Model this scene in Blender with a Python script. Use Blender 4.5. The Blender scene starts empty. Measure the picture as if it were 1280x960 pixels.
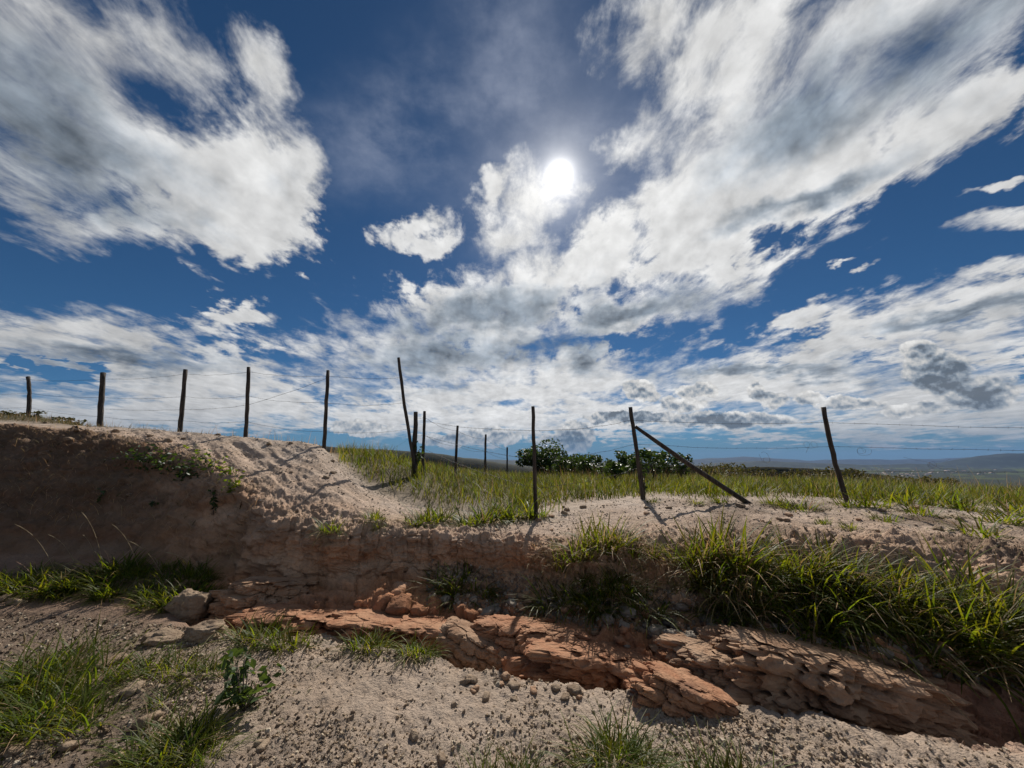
import bpy, math, random
import numpy as np
from mathutils import Vector, Matrix
R = math.radians
random.seed(7); RNG = np.random.default_rng(7)
SC = bpy.context.scene; COL = SC.collection

# ------------------------------------------------------------------ camera
EYE, F, PITCH = 1.5, 465.0, R(11.8)
cam = bpy.data.cameras.new('camera'); camo = bpy.data.objects.new('camera', cam); COL.objects.link(camo)
cam.sensor_width = 36; cam.lens = 36 * F / 1280; cam.clip_start = .05; cam.clip_end = 40000
camo.location = (0, 0, EYE); camo.rotation_euler = (R(90) + PITCH, 0, 0); SC.camera = camo
CP, SP = math.cos(PITCH), math.sin(PITCH)
def ray(u, v):                                   # world direction towards a point of the view
    d = Vector((u - 640, F * CP - (480 - v) * SP, (480 - v) * CP + F * SP)); return d
def at(u, v, y):                                 # the point that stands y metres ahead on it
    d = ray(u, v); return Vector((d.x, d.y, d.z)) * (y / d.y) + Vector((0, 0, EYE))

# ------------------------------------------------------------------ view, sun
SC.view_settings.view_transform = 'Standard'; SC.view_settings.look = 'None'
SC.view_settings.exposure = 0.2; SC.view_settings.gamma = 1; SC.view_settings.use_curve_mapping = False
SC.cycles.max_bounces = 6; SC.cycles.diffuse_bounces = 3; SC.cycles.transmission_bounces = 3; SC.cycles.volume_bounces = 0
SC.cycles.use_denoising = True
SUND = ray(700, 218).normalized()
SUN_EL = math.asin(SUND.z); SUN_AZ = math.atan2(SUND.x, SUND.y)
sl = bpy.data.lights.new('sun', 'SUN'); sl.energy = 4.6; sl.angle = R(.55); sl.color = (1, .94, .85)
so = bpy.data.objects.new('sun', sl); COL.objects.link(so)
so.rotation_euler = SUND.to_track_quat('Z', 'Y').to_euler(); so.location = (0, 0, 30)

# ------------------------------------------------------------------ node helpers
class X:
    nt = None; prev = None
    def __init__(s, k): s.k = k
    def m(s, op, *o, clamp=False):
        n = X.nt.nodes.new('ShaderNodeMath'); n.operation = op; n.use_clamp = clamp
        for i, a in enumerate((s,) + o):
            if isinstance(a, X): X.nt.links.new(a.k, n.inputs[i])
            else: n.inputs[i].default_value = a
        return X(n.outputs[0])
    def __add__(s, o): return s.m('ADD', o)
    def __radd__(s, o): return s.m('ADD', o)
    def __sub__(s, o): return s.m('SUBTRACT', o)
    def __rsub__(s, o): return X.val(o).m('SUBTRACT', s)
    def __mul__(s, o): return s.m('MULTIPLY', o)
    def __rmul__(s, o): return s.m('MULTIPLY', o)
    def __truediv__(s, o): return s.m('DIVIDE', o)
    @staticmethod
    def val(v):
        n = X.nt.nodes.new('ShaderNodeValue'); n.outputs[0].default_value = v; return X(n.outputs[0])
def ss(x, a, b, lo=0., hi=1.):                   # smoothstep
    n = X.nt.nodes.new('ShaderNodeMapRange'); n.interpolation_type = 'SMOOTHSTEP'
    X.nt.links.new(x.k, n.inputs[0])
    for i, v in zip((1, 2, 3, 4), (a, b, lo, hi)): n.inputs[i].default_value = v
    return X(n.outputs[0])
def comb(a, b, c=0.):
    n = X.nt.nodes.new('ShaderNodeCombineXYZ')
    for i, v in enumerate((a, b, c)):
        if isinstance(v, X): X.nt.links.new(v.k, n.inputs[i])
        else: n.inputs[i].default_value = v
    return X(n.outputs[0])
def sep(v):
    n = X.nt.nodes.new('ShaderNodeSeparateXYZ'); X.nt.links.new(v.k, n.inputs[0]); return [X(o) for o in n.outputs]
def vm(op, a, b=None):
    n = X.nt.nodes.new('ShaderNodeVectorMath'); n.operation = op
    X.nt.links.new(a.k, n.inputs[0])
    if isinstance(b, X): X.nt.links.new(b.k, n.inputs[1])
    elif isinstance(b, (int, float)) and op == 'SCALE': n.inputs['Scale'].default_value = b
    elif b is not None: n.inputs[1].default_value = b
    return X(n.outputs['Value'] if op in ('LENGTH', 'DOT_PRODUCT', 'DISTANCE') else n.outputs[0])
def noise(v, scale, detail=4., rough=.55, dist=0., color=False, dims='3D'):
    n = X.nt.nodes.new('ShaderNodeTexNoise'); n.noise_dimensions = dims
    if v: X.nt.links.new(v.k, n.inputs['Vector'])
    n.inputs['Scale'].default_value = scale; n.inputs['Detail'].default_value = detail
    n.inputs['Roughness'].default_value = rough; n.inputs['Distortion'].default_value = dist
    return X(n.outputs['Color'] if color else n.outputs[0])
def mixc(f, a, b, blend='MIX'):
    n = X.nt.nodes.new('ShaderNodeMix'); n.data_type = 'RGBA'; n.blend_type = blend
    for i, v in zip((0, 6, 7), (f, a, b)):
        if isinstance(v, X): X.nt.links.new(v.k, n.inputs[i])
        elif i == 0: n.inputs[0].default_value = v
        else: n.inputs[i].default_value = (*v, 1)
    return X(n.outputs[2])

# ------------------------------------------------------------------ world: sky, clouds, sun
W = bpy.data.worlds.new('World'); SC.world = W; W.use_nodes = True
X.nt = W.node_tree; X.nt.nodes.clear()
W.cycles.sampling_method = 'MANUAL'; W.cycles.sample_map_resolution = 512
out = X.nt.nodes.new('ShaderNodeOutputWorld'); bg = X.nt.nodes.new('ShaderNodeBackground')
X.nt.links.new(bg.outputs[0], out.inputs[0])
tc = X.nt.nodes.new('ShaderNodeTexCoord')
D = vm('NORMALIZE', X(tc.outputs['Generated'])); dx, dy, dz = sep(D)
sky = X.nt.nodes.new('ShaderNodeTexSky'); sky.sky_type = 'NISHITA'; sky.sun_disc = False
sky.sun_elevation = SUN_EL; sky.sun_rotation = SUN_AZ; sky.altitude = 2500; sky.air_density = 1.0; sky.dust_density = .0; sky.ozone_density = 4.0
X.nt.links.new(D.k, sky.inputs[0]); skyc = X(sky.outputs[0])
BGS = .06
def lit(col, l):                                 # a colour at a given brightness
    n = vm('SCALE', col); X.nt.links.new((l / BGS).k, n.k.node.inputs['Scale']); return n
# cloud sheet coordinates (a flat layer overhead, bent down at the horizon) and directions as a map of the sky
iz = dz.m('MAXIMUM', 0.) + .12
P = comb(dx / iz, dy / iz, 0.)
i1 = (dy + 1.).m('MAXIMUM', .02)
Ps = vm('MULTIPLY', P, (1., .5, 1.))
wob = vm('SUBTRACT', noise(P, 2.4, 5, .62, color=True), (.5, .5, .5))
wob2 = vm('SUBTRACT', noise(D, 7., 5, .62, color=True), (.5, .5, .5))
q0 = comb(dx / i1, dz / i1, 0.)
q = vm('ADD', vm('ADD', q0, vm('MULTIPLY', wob, (.12, .085, 0))), vm('MULTIPLY', wob2, (.10, .075, 0)))
def qpt(u, v):
    d = ray(u, v).normalized(); return np.array((d.x, d.z)) / (1 + d.y)
def blob(qv, u, v, a, b, ang):
    c = qpt(u, v); ca, sa = math.cos(R(ang)), math.sin(R(ang))
    A = qpt(u + a * ca, v + a * sa) - qpt(u - a * ca, v - a * sa); B = qpt(u - b * sa, v + b * ca) - qpt(u + b * sa, v - b * ca)
    n = X.nt.nodes.new('ShaderNodeMapping'); n.vector_type = 'TEXTURE'
    n.inputs['Location'].default_value = (c[0], c[1], 0)
    n.inputs['Rotation'].default_value = (0, 0, math.atan2(A[1], A[0]))
    n.inputs['Scale'].default_value = (np.hypot(*A) / 2, np.hypot(*B) / 2, 1)
    X.nt.links.new(qv.k, n.inputs[0])
    return vm('LENGTH', X(n.outputs[0]))
def union(qv, L, k=.25):
    acc = None; q_in = qv
    for (u, v, a, b, ang) in L:
        if acc is None and X.prev is not None: qv = vm('MULTIPLY_ADD', X.prev, (1e-9, 1e-9, 0)); X.nt.links.new(q_in.k, qv.k.node.inputs[2])
        if acc is not None: qv = vm('MULTIPLY_ADD', acc, (1e-9, 1e-9, 0)); X.nt.links.new(q_in.k, qv.k.node.inputs[2])   # one after the other keeps the shader small
        e = 1. - blob(qv, u, v, a, b, ang)
        acc = e if acc is None else acc.m('SMOOTH_MAX', e, k)
    X.prev = acc
    return acc
SHEET = [(90, 170, 190, 130, 28), (285, 225, 140, 75, 25), (150, 285, 150, 40, 4), (170, 70, 160, 85, 38), (370, 210, 60, 55, 50),
         (20, 40, 160, 100, 30), (305, 312, 26, 18, 10), (320, 110, 90, 36, 45), (365, 340, 16, 8, 40),
         (110, 420, 230, 52, -2), (285, 392, 72, 20, 6), (230, 475, 200, 56, 6), (40, 505, 110, 36, 0), (330, 505, 150, 40, 0),
         (610, 400, 220, 64, -6), (480, 440, 120, 60, -12), (700, 330, 180, 62, -22), (655, 270, 90, 58, -38), (530, 290, 56, 26, -16),
         (618, 238, 46, 26, -45), (880, 90, 130, 80, -40), (880, 185, 110, 85, -30), (240, 270, 120, 60, 20), (690, 262, 46, 24, -25), (820, 380, 140, 42, -10), (640, 480, 300, 60, 0), (870, 320, 130, 44, -25),
         (960, 130, 220, 130, -22), (810, 40, 80, 85, 60), (1080, 50, 240, 120, -24), (990, 235, 230, 68, -22), (850, 255, 120, 75, -35),
         (1170, 165, 130, 44, -26), (1200, 10, 170, 80, -20), (1000, 180, 180, 80, -22), (930, 40, 150, 80, -20), (1100, 120, 170, 70, -24), (760, 290, 90, 50, -25), (120, 100, 150, 100, 35), (800, 170, 56, 66, 70),
         (1150, 390, 200, 36, -5), (1060, 440, 230, 28, -4), (1250, 285, 70, 16, -20), (1240, 345, 120, 15, -14), (1230, 425, 130, 26, 0),
         (940, 480, 280, 46, 0), (1180, 500, 190, 46, 0), (1020, 385, 70, 14, -16), (1255, 238, 50, 9, -22), (1040, 315, 18, 5, -8), (1085, 328, 24, 6, -8), (640, 525, 600, 26, 0), (1100, 535, 340, 22, 0), (200, 520, 280, 30, 0)]
HOLES = [(395, 335, 60, 20, 0), (60, 338, 200, 18, 2), (70, 462, 80, 10, 4)]
THICK = [(80, 180, 190, 90, 38), (150, 250, 110, 40, 20), (600, 392, 150, 26, -6), (790, 385, 110, 22, -10), (540, 450, 110, 36, -8), (690, 440, 160, 30, 0), (1010, 130, 130, 60, -25), (1170, 60, 160, 60, -30),
         (1000, 250, 120, 18, -20), (1180, 400, 120, 14, -4), (960, 465, 160, 14, 0), (150, 450, 180, 20, 2)]
Bm = union(q, SHEET) - union(q, HOLES, .1).m('MAXIMUM', 0.) * 1.3
far = ss(vm('DISTANCE', q0, (0, .2, 0)), .66, .9)                 # beyond: broken cloud of the same kind
Bo = (noise(P, .55, 2, .5) - .47) * 4.
B = (Bm * (1. - far) + Bo * far).m('MAXIMUM', -.8).m('MINIMUM', .75)
n1 = noise(Ps, 3.2, 9, .62, .2); n1l = noise(Ps, 3.2, 4, .5, .2); n2 = noise(vm('MULTIPLY', P, (1., .6, 1.)), 9., 8, .64, .3); n3 = noise(D, 11., 8, .6); n3l = noise(D, 11., 5, .5)
offp = (SUND.x / SUND.z * .04, SUND.y / SUND.z * .04, 0)
n1s = noise(vm('MULTIPLY', vm('ADD', P, offp), (1., .5, 1.)), 3.2, 4, .5, .2)
n3s = noise(vm('ADD', D, tuple(SUND * .025)), 11., 5, .5)
calm = ss(dz, .03, .28, .5, 1.)
Den = B + ((n1 - .5) * 1.7 + (n2 - .5) * 1.8 + (n3 - .5) * .8) * calm + (1. - calm) * .18
soft = ss(noise(P, 1.3, 2, .5), .36, .62, .36, 1.05)
alpha = ((Den + .03) / soft).m('MAXIMUM', 0.).m('MINIMUM', 1.); alpha = alpha * alpha * (3. - alpha * 2.)
tk = union(q, THICK).m('MAXIMUM', -.5) * (1. - far) + Bo * far * .5
thick = ss(Den * .35 + tk * .85 + (n1l - .5) * 1.0 + (n3l - .5) * .4, -.1, 1.15)
mu = vm('DOT_PRODUCT', D, tuple(SUND))
ang = mu.m('MINIMUM', 1.).m('ARCCOSINE')
near = (ang * -3.0).m('EXPONENT')
lum = (thick * -.40 + .62 + (n1s - n1l) * .8 + (n3s - n3l) * .55 + (n2 - .5) * .50 + (n1 - .5) * .25 + near * .06).m('MAXIMUM', .13)
lum = lum * ss(ang, .5, 1.2, 1., .74)
cloud = lit(mixc(thick, (1., 1., .99), (.70, .84, 1.)), lum)
# thin veil around the sun
veil = ss(union(q, [(520, 150, 150, 110, -20), (640, 120, 150, 120, 0), (640, 40, 90, 80, 0), (700, 220, 170, 150, 0)]), -.3, .9) * ss(noise(P, 2.6, 8, .62), .36, .75) * .5
skyb = vm('MULTIPLY', skyc, (.31, .56, .68))
c = mixc(veil, skyb, (.40 / BGS, .44 / BGS, .54 / BGS))
c = mixc(alpha * .97, c, cloud)
# heaped clouds low over the horizon
CUM = [(797, 488, 21, 14, 0), (812, 496, 16, 9, 0), (862, 491, 24, 9, 0), (884, 487, 16, 12, 0), (850, 506, 34, 11, 0), (720, 543, 26, 22, 0), (700, 556, 40, 14, 0),
       (1175, 465, 50, 34, 10), (1225, 490, 55, 28, 0), (1150, 440, 26, 18, 20), (945, 492, 13, 16, 0), (965, 500, 26, 12, 0), (1010, 497, 24, 10, 0), (1060, 505, 44, 11, 0),
       (790, 522, 70, 10, 0), (900, 525, 100, 12, 0), (620, 545, 44, 12, 0), (450, 535, 44, 12, 0), (1140, 512, 50, 10, 0), (560, 550, 44, 10, 0)]
DARKC = [(1180, 475, 70, 40, 10), (1230, 495, 60, 30, 0), (800, 520, 90, 12, 0), (900, 526, 100, 10, 0), (720, 548, 30, 18, 0)]
qc = vm('ADD', q0, vm('MULTIPLY', vm('SUBTRACT', noise(D, 24, 5, .62, color=True), (.5, .5, .5)), (.022, .02, 0)))
Bc = union(qc, CUM, .12)
bil = noise(D, 30, 6, .52)
Dc = Bc + (bil - .5) * 1.0
ac = ss(Dc, .02, .2)
bil2 = noise(vm('ADD', D, (.0015, 0, .008)), 30, 6, .52)
lc = ((bil - bil2) * 1.9 + .58 + ss(Bc, .1, .7) * -.14 - ss(union(qc, DARKC, .2), -.1, .6) * .26 + (noise(D, 17, 3, .5) - .5) * .35).m('MAXIMUM', .14).m('MINIMUM', .78)
cc = lit(mixc(ss(lc, .2, .55), (.66, .82, 1.), (1., .99, .96)), lc)
c = mixc(ac * .93, c, cc)
# low distant air
low = ss(dz, -.01, .12, 1., 0.)
c = mixc(low * .78, c, (.085 / BGS, .145 / BGS, .21 / BGS))
# the sun with its aureole
disc = (ang * -80.).m('EXPONENT') * 5.
glow = (ang * -20.).m('EXPONENT') * .45 + (ang * -8.).m('EXPONENT') * .22
sv = lit(comb(1., .965, .90), disc + glow)
c = vm('ADD', c, sv)
X.nt.links.new(c.k, bg.inputs[0]); bg.inputs[1].default_value = BGS

# ------------------------------------------------------------------ numpy noise
_perm = np.random.default_rng(3).permutation(256); _perm = np.concatenate([_perm, _perm, _perm])
_g = np.random.default_rng(4).normal(size=(256, 3)); _g /= np.linalg.norm(_g, axis=1)[:, None]
def perlin(p):
    i = np.floor(p).astype(np.int64); f = p - i; i &= 255
    w = f * f * f * (f * (f * 6 - 15) + 10); r = 0
    for a in (0, 1):
        for b in (0, 1):
            for c_ in (0, 1):
                h = _perm[_perm[_perm[i[:, 0] + a] + i[:, 1] + b] + i[:, 2] + c_]
                d = _g[h]; t = d[:, 0] * (f[:, 0] - a) + d[:, 1] * (f[:, 1] - b) + d[:, 2] * (f[:, 2] - c_)
                r = r + t * (w[:, 0] if a else 1 - w[:, 0]) * (w[:, 1] if b else 1 - w[:, 1]) * (w[:, 2] if c_ else 1 - w[:, 2])
    return r * 1.5
def fbm(p, sc, oct=4, gain=.5, ridged=False):
    p = p * np.asarray(sc, float); a = 1.; r = 0; tot = 0
    for k in range(oct):
        n = perlin(p + 17.3 * k)
        if ridged: n = 1 - 2 * np.abs(n)
        r = r + a * n; tot += a; a *= gain; p = p * 2.03
    return r / tot
def worley(p):
    c0 = np.floor(p).astype(np.int64); F1 = np.full(len(p), 9.); F2 = F1.copy(); ID = np.zeros(len(p), np.int64); FV = np.zeros_like(p)
    for a in (-1, 0, 1):
        for b in (-1, 0, 1):
            for c_ in (-1, 0, 1):
                cc = c0 + np.array((a, b, c_)); k = cc & 255; h = _perm[_perm[_perm[k[:, 0]] + k[:, 1]] + k[:, 2]]
                fp = cc + .5 + _g[h] * .55; dd = np.linalg.norm(p - fp, axis=1); n_ = dd < F1
                F2 = np.where(n_, F1, np.minimum(F2, dd)); F1 = np.where(n_, dd, F1); ID = np.where(n_, h, ID); FV = np.where(n_[:, None], p - fp, FV)
    return F1, F2, ID, FV
def blocks(p, sc, seed):                         # broken, jointed rock: proud and sunken blocks with open joints
    F1, F2, ID, FV = worley(p * np.asarray(sc) + seed); g2 = _g[(ID * 7 + 13) & 255]
    return g2[:, 0] + (FV * g2).sum(1) * .9, np.exp(-(F2 - F1) / .07), ID
def mesh_np(name, V, Fc, nper, smooth=True):
    me = bpy.data.meshes.new(name); V = np.ascontiguousarray(V, np.float32); Fc = np.ascontiguousarray(Fc, np.int32)
    me.vertices.add(len(V)); me.vertices.foreach_set('co', V.ravel())
    me.loops.add(Fc.size); me.loops.foreach_set('vertex_index', Fc.ravel())
    me.polygons.add(len(Fc)); me.polygons.foreach_set('loop_start', np.arange(0, Fc.size, nper, dtype=np.int32))
    me.polygons.foreach_set('use_smooth', np.full(len(Fc), smooth)); me.update(calc_edges=True); return me
def addcol(me, name, C):
    a = me.color_attributes.new(name, 'FLOAT_COLOR', 'POINT'); a.data.foreach_set('color', np.c_[C, np.ones(len(C))].astype(np.float32).ravel())
def tag(o, label=None, cat=None, group=None, kind=None):
    for k, v in (('label', label), ('category', cat), ('group', group), ('kind', kind)):
        if v: o[k] = v
    return o
def link(name, me, mat=None, parent=None, loc=None):
    o = bpy.data.objects.new(name, me); COL.objects.link(o)
    if mat is not None and not me.materials: me.materials.append(mat)
    if parent: o.parent = parent
    if loc is not None: o.location = loc
    return o
def empty(name, loc=(0, 0, 0)):
    o = bpy.data.objects.new(name, None); COL.objects.link(o); o.location = loc; o.empty_display_size = .1; return o

# ------------------------------------------------------------------ materials
def new_mat(name):
    m = bpy.data.materials.new(name); m.use_nodes = True; X.nt = m.node_tree
    return m, m.node_tree.nodes['Principled BSDF']
def put(x, sock): X.nt.links.new(x.k, sock)
def bump(b, h, strength, dist, normal=None):
    n = X.nt.nodes.new('ShaderNodeBump'); n.inputs['Strength'].default_value = strength; n.inputs['Distance'].default_value = dist
    put(h, n.inputs['Height'])
    if normal: put(normal, n.inputs['Normal'])
    put(X(n.outputs[0]), b.inputs['Normal']); return X(n.outputs[0])
def pos():
    return X(X.nt.nodes.new('ShaderNodeNewGeometry').outputs['Position'])
def attr(name):
    n = X.nt.nodes.new('ShaderNodeAttribute'); n.attribute_name = name; return X(n.outputs['Color'])
def soil_mat():
    m, b = new_mat('soil'); p = pos(); col = attr('soil')
    vs = noise(vm('MULTIPLY', p, (7., 7., .9)), 1., 5, .6); col = mixc(ss(vs, .5, .7) * .45, col, vm('MULTIPLY', col, (.6, .55, .5)))
    n = noise(p, 5., 6, .6); g = noise(p, 60., 4, .6); big = noise(p, 1.2, 3, .5)
    col = mixc(ss(n, .35, .7) * .5, col, vm('MULTIPLY', col, (1.35, 1.30, 1.25)))
    col = mixc(ss(big, .4, .65) * .45, col, vm('MULTIPLY', col, (.72, .68, .62)))
    col = mixc(ss(g, .52, .70) * .4, col, vm('MULTIPLY', col, (.55, .52, .5)))
    put(col, b.inputs['Base Color']); b.inputs['Roughness'].default_value = .93; b.inputs['Specular IOR Level'].default_value = .15
    bump(b, noise(p, 30., 6, .65) + g * .35, .8, .035); return m
def rock_mat(name, c1, c2, dark):
    m, b = new_mat(name); tcn = X.nt.nodes.new('ShaderNodeTexCoord'); p = pos()
    n = noise(p, 6., 6, .62); col = mixc(ss(n, .32, .68), c1, c2)
    st = noise(vm('MULTIPLY', p, (3., 3., 26.)), 1., 4, .6); col = mixc(ss(st, .5, .72) * .6, col, dark)
    col = mixc(ss(noise(p, 45., 4, .6), .5, .75) * .35, col, vm('MULTIPLY', col, (1.5, 1.5, 1.5)))
    col = mixc(ss(noise(p, 2.3, 5, .6), .48, .62) * .6, col, vm('MULTIPLY', col, (1.2, 1.25, 1.3))); col = mixc(ss(noise(p, 3.7, 5, .65), .54, .66) * .6, col, vm('MULTIPLY', col, (.5, .45, .42)))
    put(col, b.inputs['Base Color']); b.inputs['Roughness'].default_value = .85; b.inputs['Specular IOR Level'].default_value = .25
    bump(b, noise(p, 28., 6, .65) + st * .5, .7, .03); return m
def leaf_mat(name, c1, c2, trans=.45, rough=.45, tint=(2.0, 1.75, .6)):
    m, b = new_mat(name); nt = m.node_tree
    col = mixc(ss(noise(pos(), 9., 3, .6), .3, .7), c1, c2)
    oi = X.nt.nodes.new('ShaderNodeAttribute'); oi.attribute_name = 'tone'; tone = X(oi.outputs['Color'])
    col = mixc(1., col, tone, 'MULTIPLY')
    put(col, b.inputs['Base Color']); b.inputs['Roughness'].default_value = rough; b.inputs['Specular IOR Level'].default_value = .22
    t = nt.nodes.new('ShaderNodeBsdfTranslucent'); put(vm('MULTIPLY', col, tint), t.inputs[0])
    mx = nt.nodes.new('ShaderNodeMixShader'); mx.inputs[0].default_value = trans
    nt.links.new(b.outputs[0], mx.inputs[1]); nt.links.new(t.outputs[0], mx.inputs[2])
    nt.links.new(mx.outputs[0], nt.nodes['Material Output'].inputs[0]); return m
def wood_mat():
    m, b = new_mat('weathered_wood'); tcn = X.nt.nodes.new('ShaderNodeTexCoord'); o = X(tcn.outputs['Object'])
    n = noise(vm('MULTIPLY', o, (30., 30., 3.)), 1., 5, .6)
    put(mixc(ss(n, .35, .7), (.025, .019, .015), (.085, .066, .052)), b.inputs['Base Color']); b.inputs['Roughness'].default_value = .9
    bump(b, n, .8, .02); return m
def plain(name, c, r=.6, metal=0.):
    m, b = new_mat(name); put(mixc(noise(pos(), 14., 3, .5), tuple(x * .7 for x in c), tuple(min(1, x * 1.25) for x in c)), b.inputs['Base Color'])
    b.inputs['Roughness'].default_value = r; b.inputs['Metallic'].default_value = metal; return m
M_SOIL = soil_mat(); M_WOOD = wood_mat(); M_WIRE = plain('rusty_wire', (.07, .06, .055), .6, .5)
M_RED = rock_mat('red_claystone', (.34, .15, .075), (.40, .215, .12), (.17, .075, .042))
M_TAN = rock_mat('tan_claystone', (.38, .245, .155), (.31, .175, .10), (.19, .105, .062))
M_PALE = rock_mat('pale_claystone', (.30, .22, .15), (.23, .16, .105), (.15, .10, .065))
M_STONE = rock_mat('grey_stone', (.20, .165, .13), (.30, .25, .2), (.13, .10, .08))
M_GRASS = leaf_mat('green_grass', (.06, .11, .012), (.125, .155, .022), .58, .5)
M_FIELD = leaf_mat('field_grass', (.045, .085, .012), (.11, .13, .022), .48, .55)
M_DRY = leaf_mat('dry_grass', (.32, .25, .15), (.45, .37, .23), .35, .7, (1.1, 1., .8))
M_WEED = leaf_mat('weed_leaf', (.04, .075, .025), (.07, .11, .04), .35, .6)
M_DEAD = leaf_mat('dead_stems', (.11, .08, .05), (.2, .15, .1), .15, .8, (1., .9, .7))
M_LEAF = leaf_mat('dark_leaf', (.03, .06, .018), (.05, .085, .025), .3, .4)
M_SCRUB = leaf_mat('scrub_leaf', (.05, .06, .025), (.09, .085, .04), .25, .6)
M_BARK = plain('bark', (.08, .06, .045), .9); M_WHITE = plain('white_render', (.75, .73, .7), .8); M_TILE = plain('roof_tile', (.34, .25, .2), .8)

# ------------------------------------------------------------------ the ground: one sheet laid through its breaks of slope
# each break: (u, v, y) for points of the photograph with their distance ahead, made into places on the ground
def brk(L):
    P_ = [at(u, v, y) for (u, v, y) in L]
    return np.array([(math.atan2(p.x, p.y), math.hypot(p.x, p.y), p.z) for p in P_])
def brz(L):                                      # (u, y, z relative to the eye)
    r_ = []
    for (u, y, z) in L:
        x = y * (u - 640) / (470.); r_.append((math.atan2(x, y), math.hypot(x, y), EYE + z))
    return np.array(r_)
E = brz([(-300, 4.0, -1.5), (0, 3.9, -1.5), (200, 3.75, -1.49), (260, 3.68, -1.47), (300, 3.6, -1.46), (400, 3.52, -1.46), (540, 3.24, -1.46), (640, 2.95, -1.47), (720, 2.84, -1.47),
         (800, 2.75, -1.47), (900, 2.6, -1.47), (1000, 2.49, -1.47), (1100, 2.36, -1.47), (1160, 2.26, -1.47), (1240, 2.16, -1.48), (1400, 2.0, -1.48), (1700, 1.8, -1.5)])
G = brz([(-300, 4.6, -1.46), (0, 4.5, -1.44), (200, 4.25, -1.46), (255, 4.15, -1.50), (285, 4.1, -1.68), (330, 4.0, -1.74), (400, 3.85, -1.74), (540, 3.6, -1.76), (640, 3.25, -1.78), (720, 3.1, -1.78),
         (800, 2.98, -1.76), (900, 2.84, -1.76), (1000, 2.74, -1.78), (1100, 2.6, -1.76), (1160, 2.55, -1.72), (1240, 2.48, -1.68), (1400, 2.3, -1.66), (1700, 2.1, -1.6)])
Q_ = brz([(-300, 5.1, -1.34), (0, 5.0, -1.33), (200, 4.75, -1.35), (260, 4.6, -1.40), (300, 4.45, -1.54), (350, 4.15, -1.50), (420, 4.08, -1.47), (500, 4.05, -1.46), (560, 3.95, -1.48), (640, 3.7, -1.46), (700, 3.55, -1.42),
          (760, 3.42, -1.42), (900, 3.15, -1.41), (1050, 2.97, -1.43), (1200, 2.82, -1.47), (1280, 2.72, -1.47), (1400, 2.6, -1.47), (1700, 2.4, -1.45)])
Ft = brk([(-300, 690, 5.6), (0, 690, 5.5), (100, 697, 5.35), (200, 704, 5.2), (260, 712, 5.1), (300, 720, 5.0), (350, 722, 4.78), (420, 725, 4.6), (500, 718, 4.63), (560, 716, 4.6), (640, 735, 4.3), (700, 750, 4.05),
          (760, 762, 3.85), (850, 772, 3.65), (950, 790, 3.4), (1050, 800, 3.25), (1150, 815, 3.1), (1280, 840, 2.9), (1400, 850, 2.8), (1700, 860, 2.7)])
L = brk([(-300, 528, 8.4), (-100, 531, 8.1), (0, 534, 7.8), (100, 542, 7.4), (190, 561, 6.8), (250, 582, 6.2), (290, 605, 5.75), (320, 638, 5.2), (350, 658, 4.98), (420, 664, 4.83), (500, 668, 4.75), (560, 672, 4.7),
         (640, 676, 4.5), (700, 685, 4.32), (760, 682, 4.22), (850, 678, 4.15), (950, 680, 4.0), (1050, 680, 3.95), (1150, 688, 3.8), (1280, 700, 3.65), (1400, 705, 3.55), (1700, 710, 3.4)])
M = brk([(-300, 522, 9.8), (0, 527, 9.4), (100, 532, 9.0), (190, 538, 8.6), (250, 543, 8.), (310, 548, 8.1), (350, 551, 7.9), (395, 556, 7.7), (425, 580, 7.3), (460, 612, 6.9), (500, 628, 6.6), (560, 640, 6.1), (640, 645, 5.8),
         (669, 649, 5.6), (730, 636, 6.2), (795, 624, 6.8), (900, 626, 6.6), (1040, 629, 6.4), (1150, 634, 6.), (1280, 642, 5.6), (1400, 644, 5.5), (1700, 645, 5.4)])
Nn = brz([(-300, 13, 1.9), (0, 13, 1.65), (50, 13, 1.5), (100, 12.5, 1.1), (200, 12, .7), (310, 11, .45), (408, 10, .25), (440, 9.3, .2), (480, 9.3, .08), (530, 9.3, -.25), (571, 10.3, -.48), (640, 11.5, -.7), (800, 12, -.72), (1040, 12, -.78), (1280, 11, -.98), (1700, 10, -1.2)])
O = brz([(-300, 26, 1.8), (0, 26, 1.2), (100, 26, .8), (310, 26, .4), (440, 25, .0), (530, 25, -.5), (640, 25, -.95), (900, 26, -1.1), (1040, 25, -1.5), (1280, 23, -2.4), (1700, 22, -3)])
def far_line(y, zl, zr): return brz([(-600, y, zl), (300, y, zl), (640, y, (zl + zr) / 2), (1040, y, zr), (1700, y, zr)])
LINES = [E, G, Q_, Ft, L, M, Nn, O, far_line(60, -2.5, -6), far_line(300, -16, -24), far_line(1200, -42, -50), far_line(3000, -52, -56), far_line(11000, -60, -60)]
PA = np.concatenate([np.linspace(-180, -66, 58)[:-1], np.linspace(-66, -57, 30)[:-1], np.linspace(-57, 57, 980), np.linspace(57, 66, 30)[1:], np.linspace(66, 180, 58)[1:]]) * math.pi / 180
NA = len(PA)
fine = np.linspace(-math.pi, math.pi, 4001)
def along(Lr, k, sm=9):
    i = np.argsort(Lr[:, 0]); y = np.interp(fine, Lr[i, 0], Lr[i, k])
    ker = np.hanning(sm * 2 + 1); ker /= ker.sum(); y = np.convolve(np.pad(y, sm, mode='edge'), ker, 'valid')
    return np.interp(PA, fine, y)
zero = np.zeros(NA)
rr = [zero + .0, zero + 1.2] + [along(l, 1) for l in LINES]; zz = [zero, zero] + [along(l, 2) for l in LINES]
ph3 = np.c_[np.cos(PA), np.sin(PA), zero]
inview = np.exp(-np.clip(np.abs(PA) - R(72), 0, None) / R(14))          # the gully peters out behind the photographer
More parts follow.
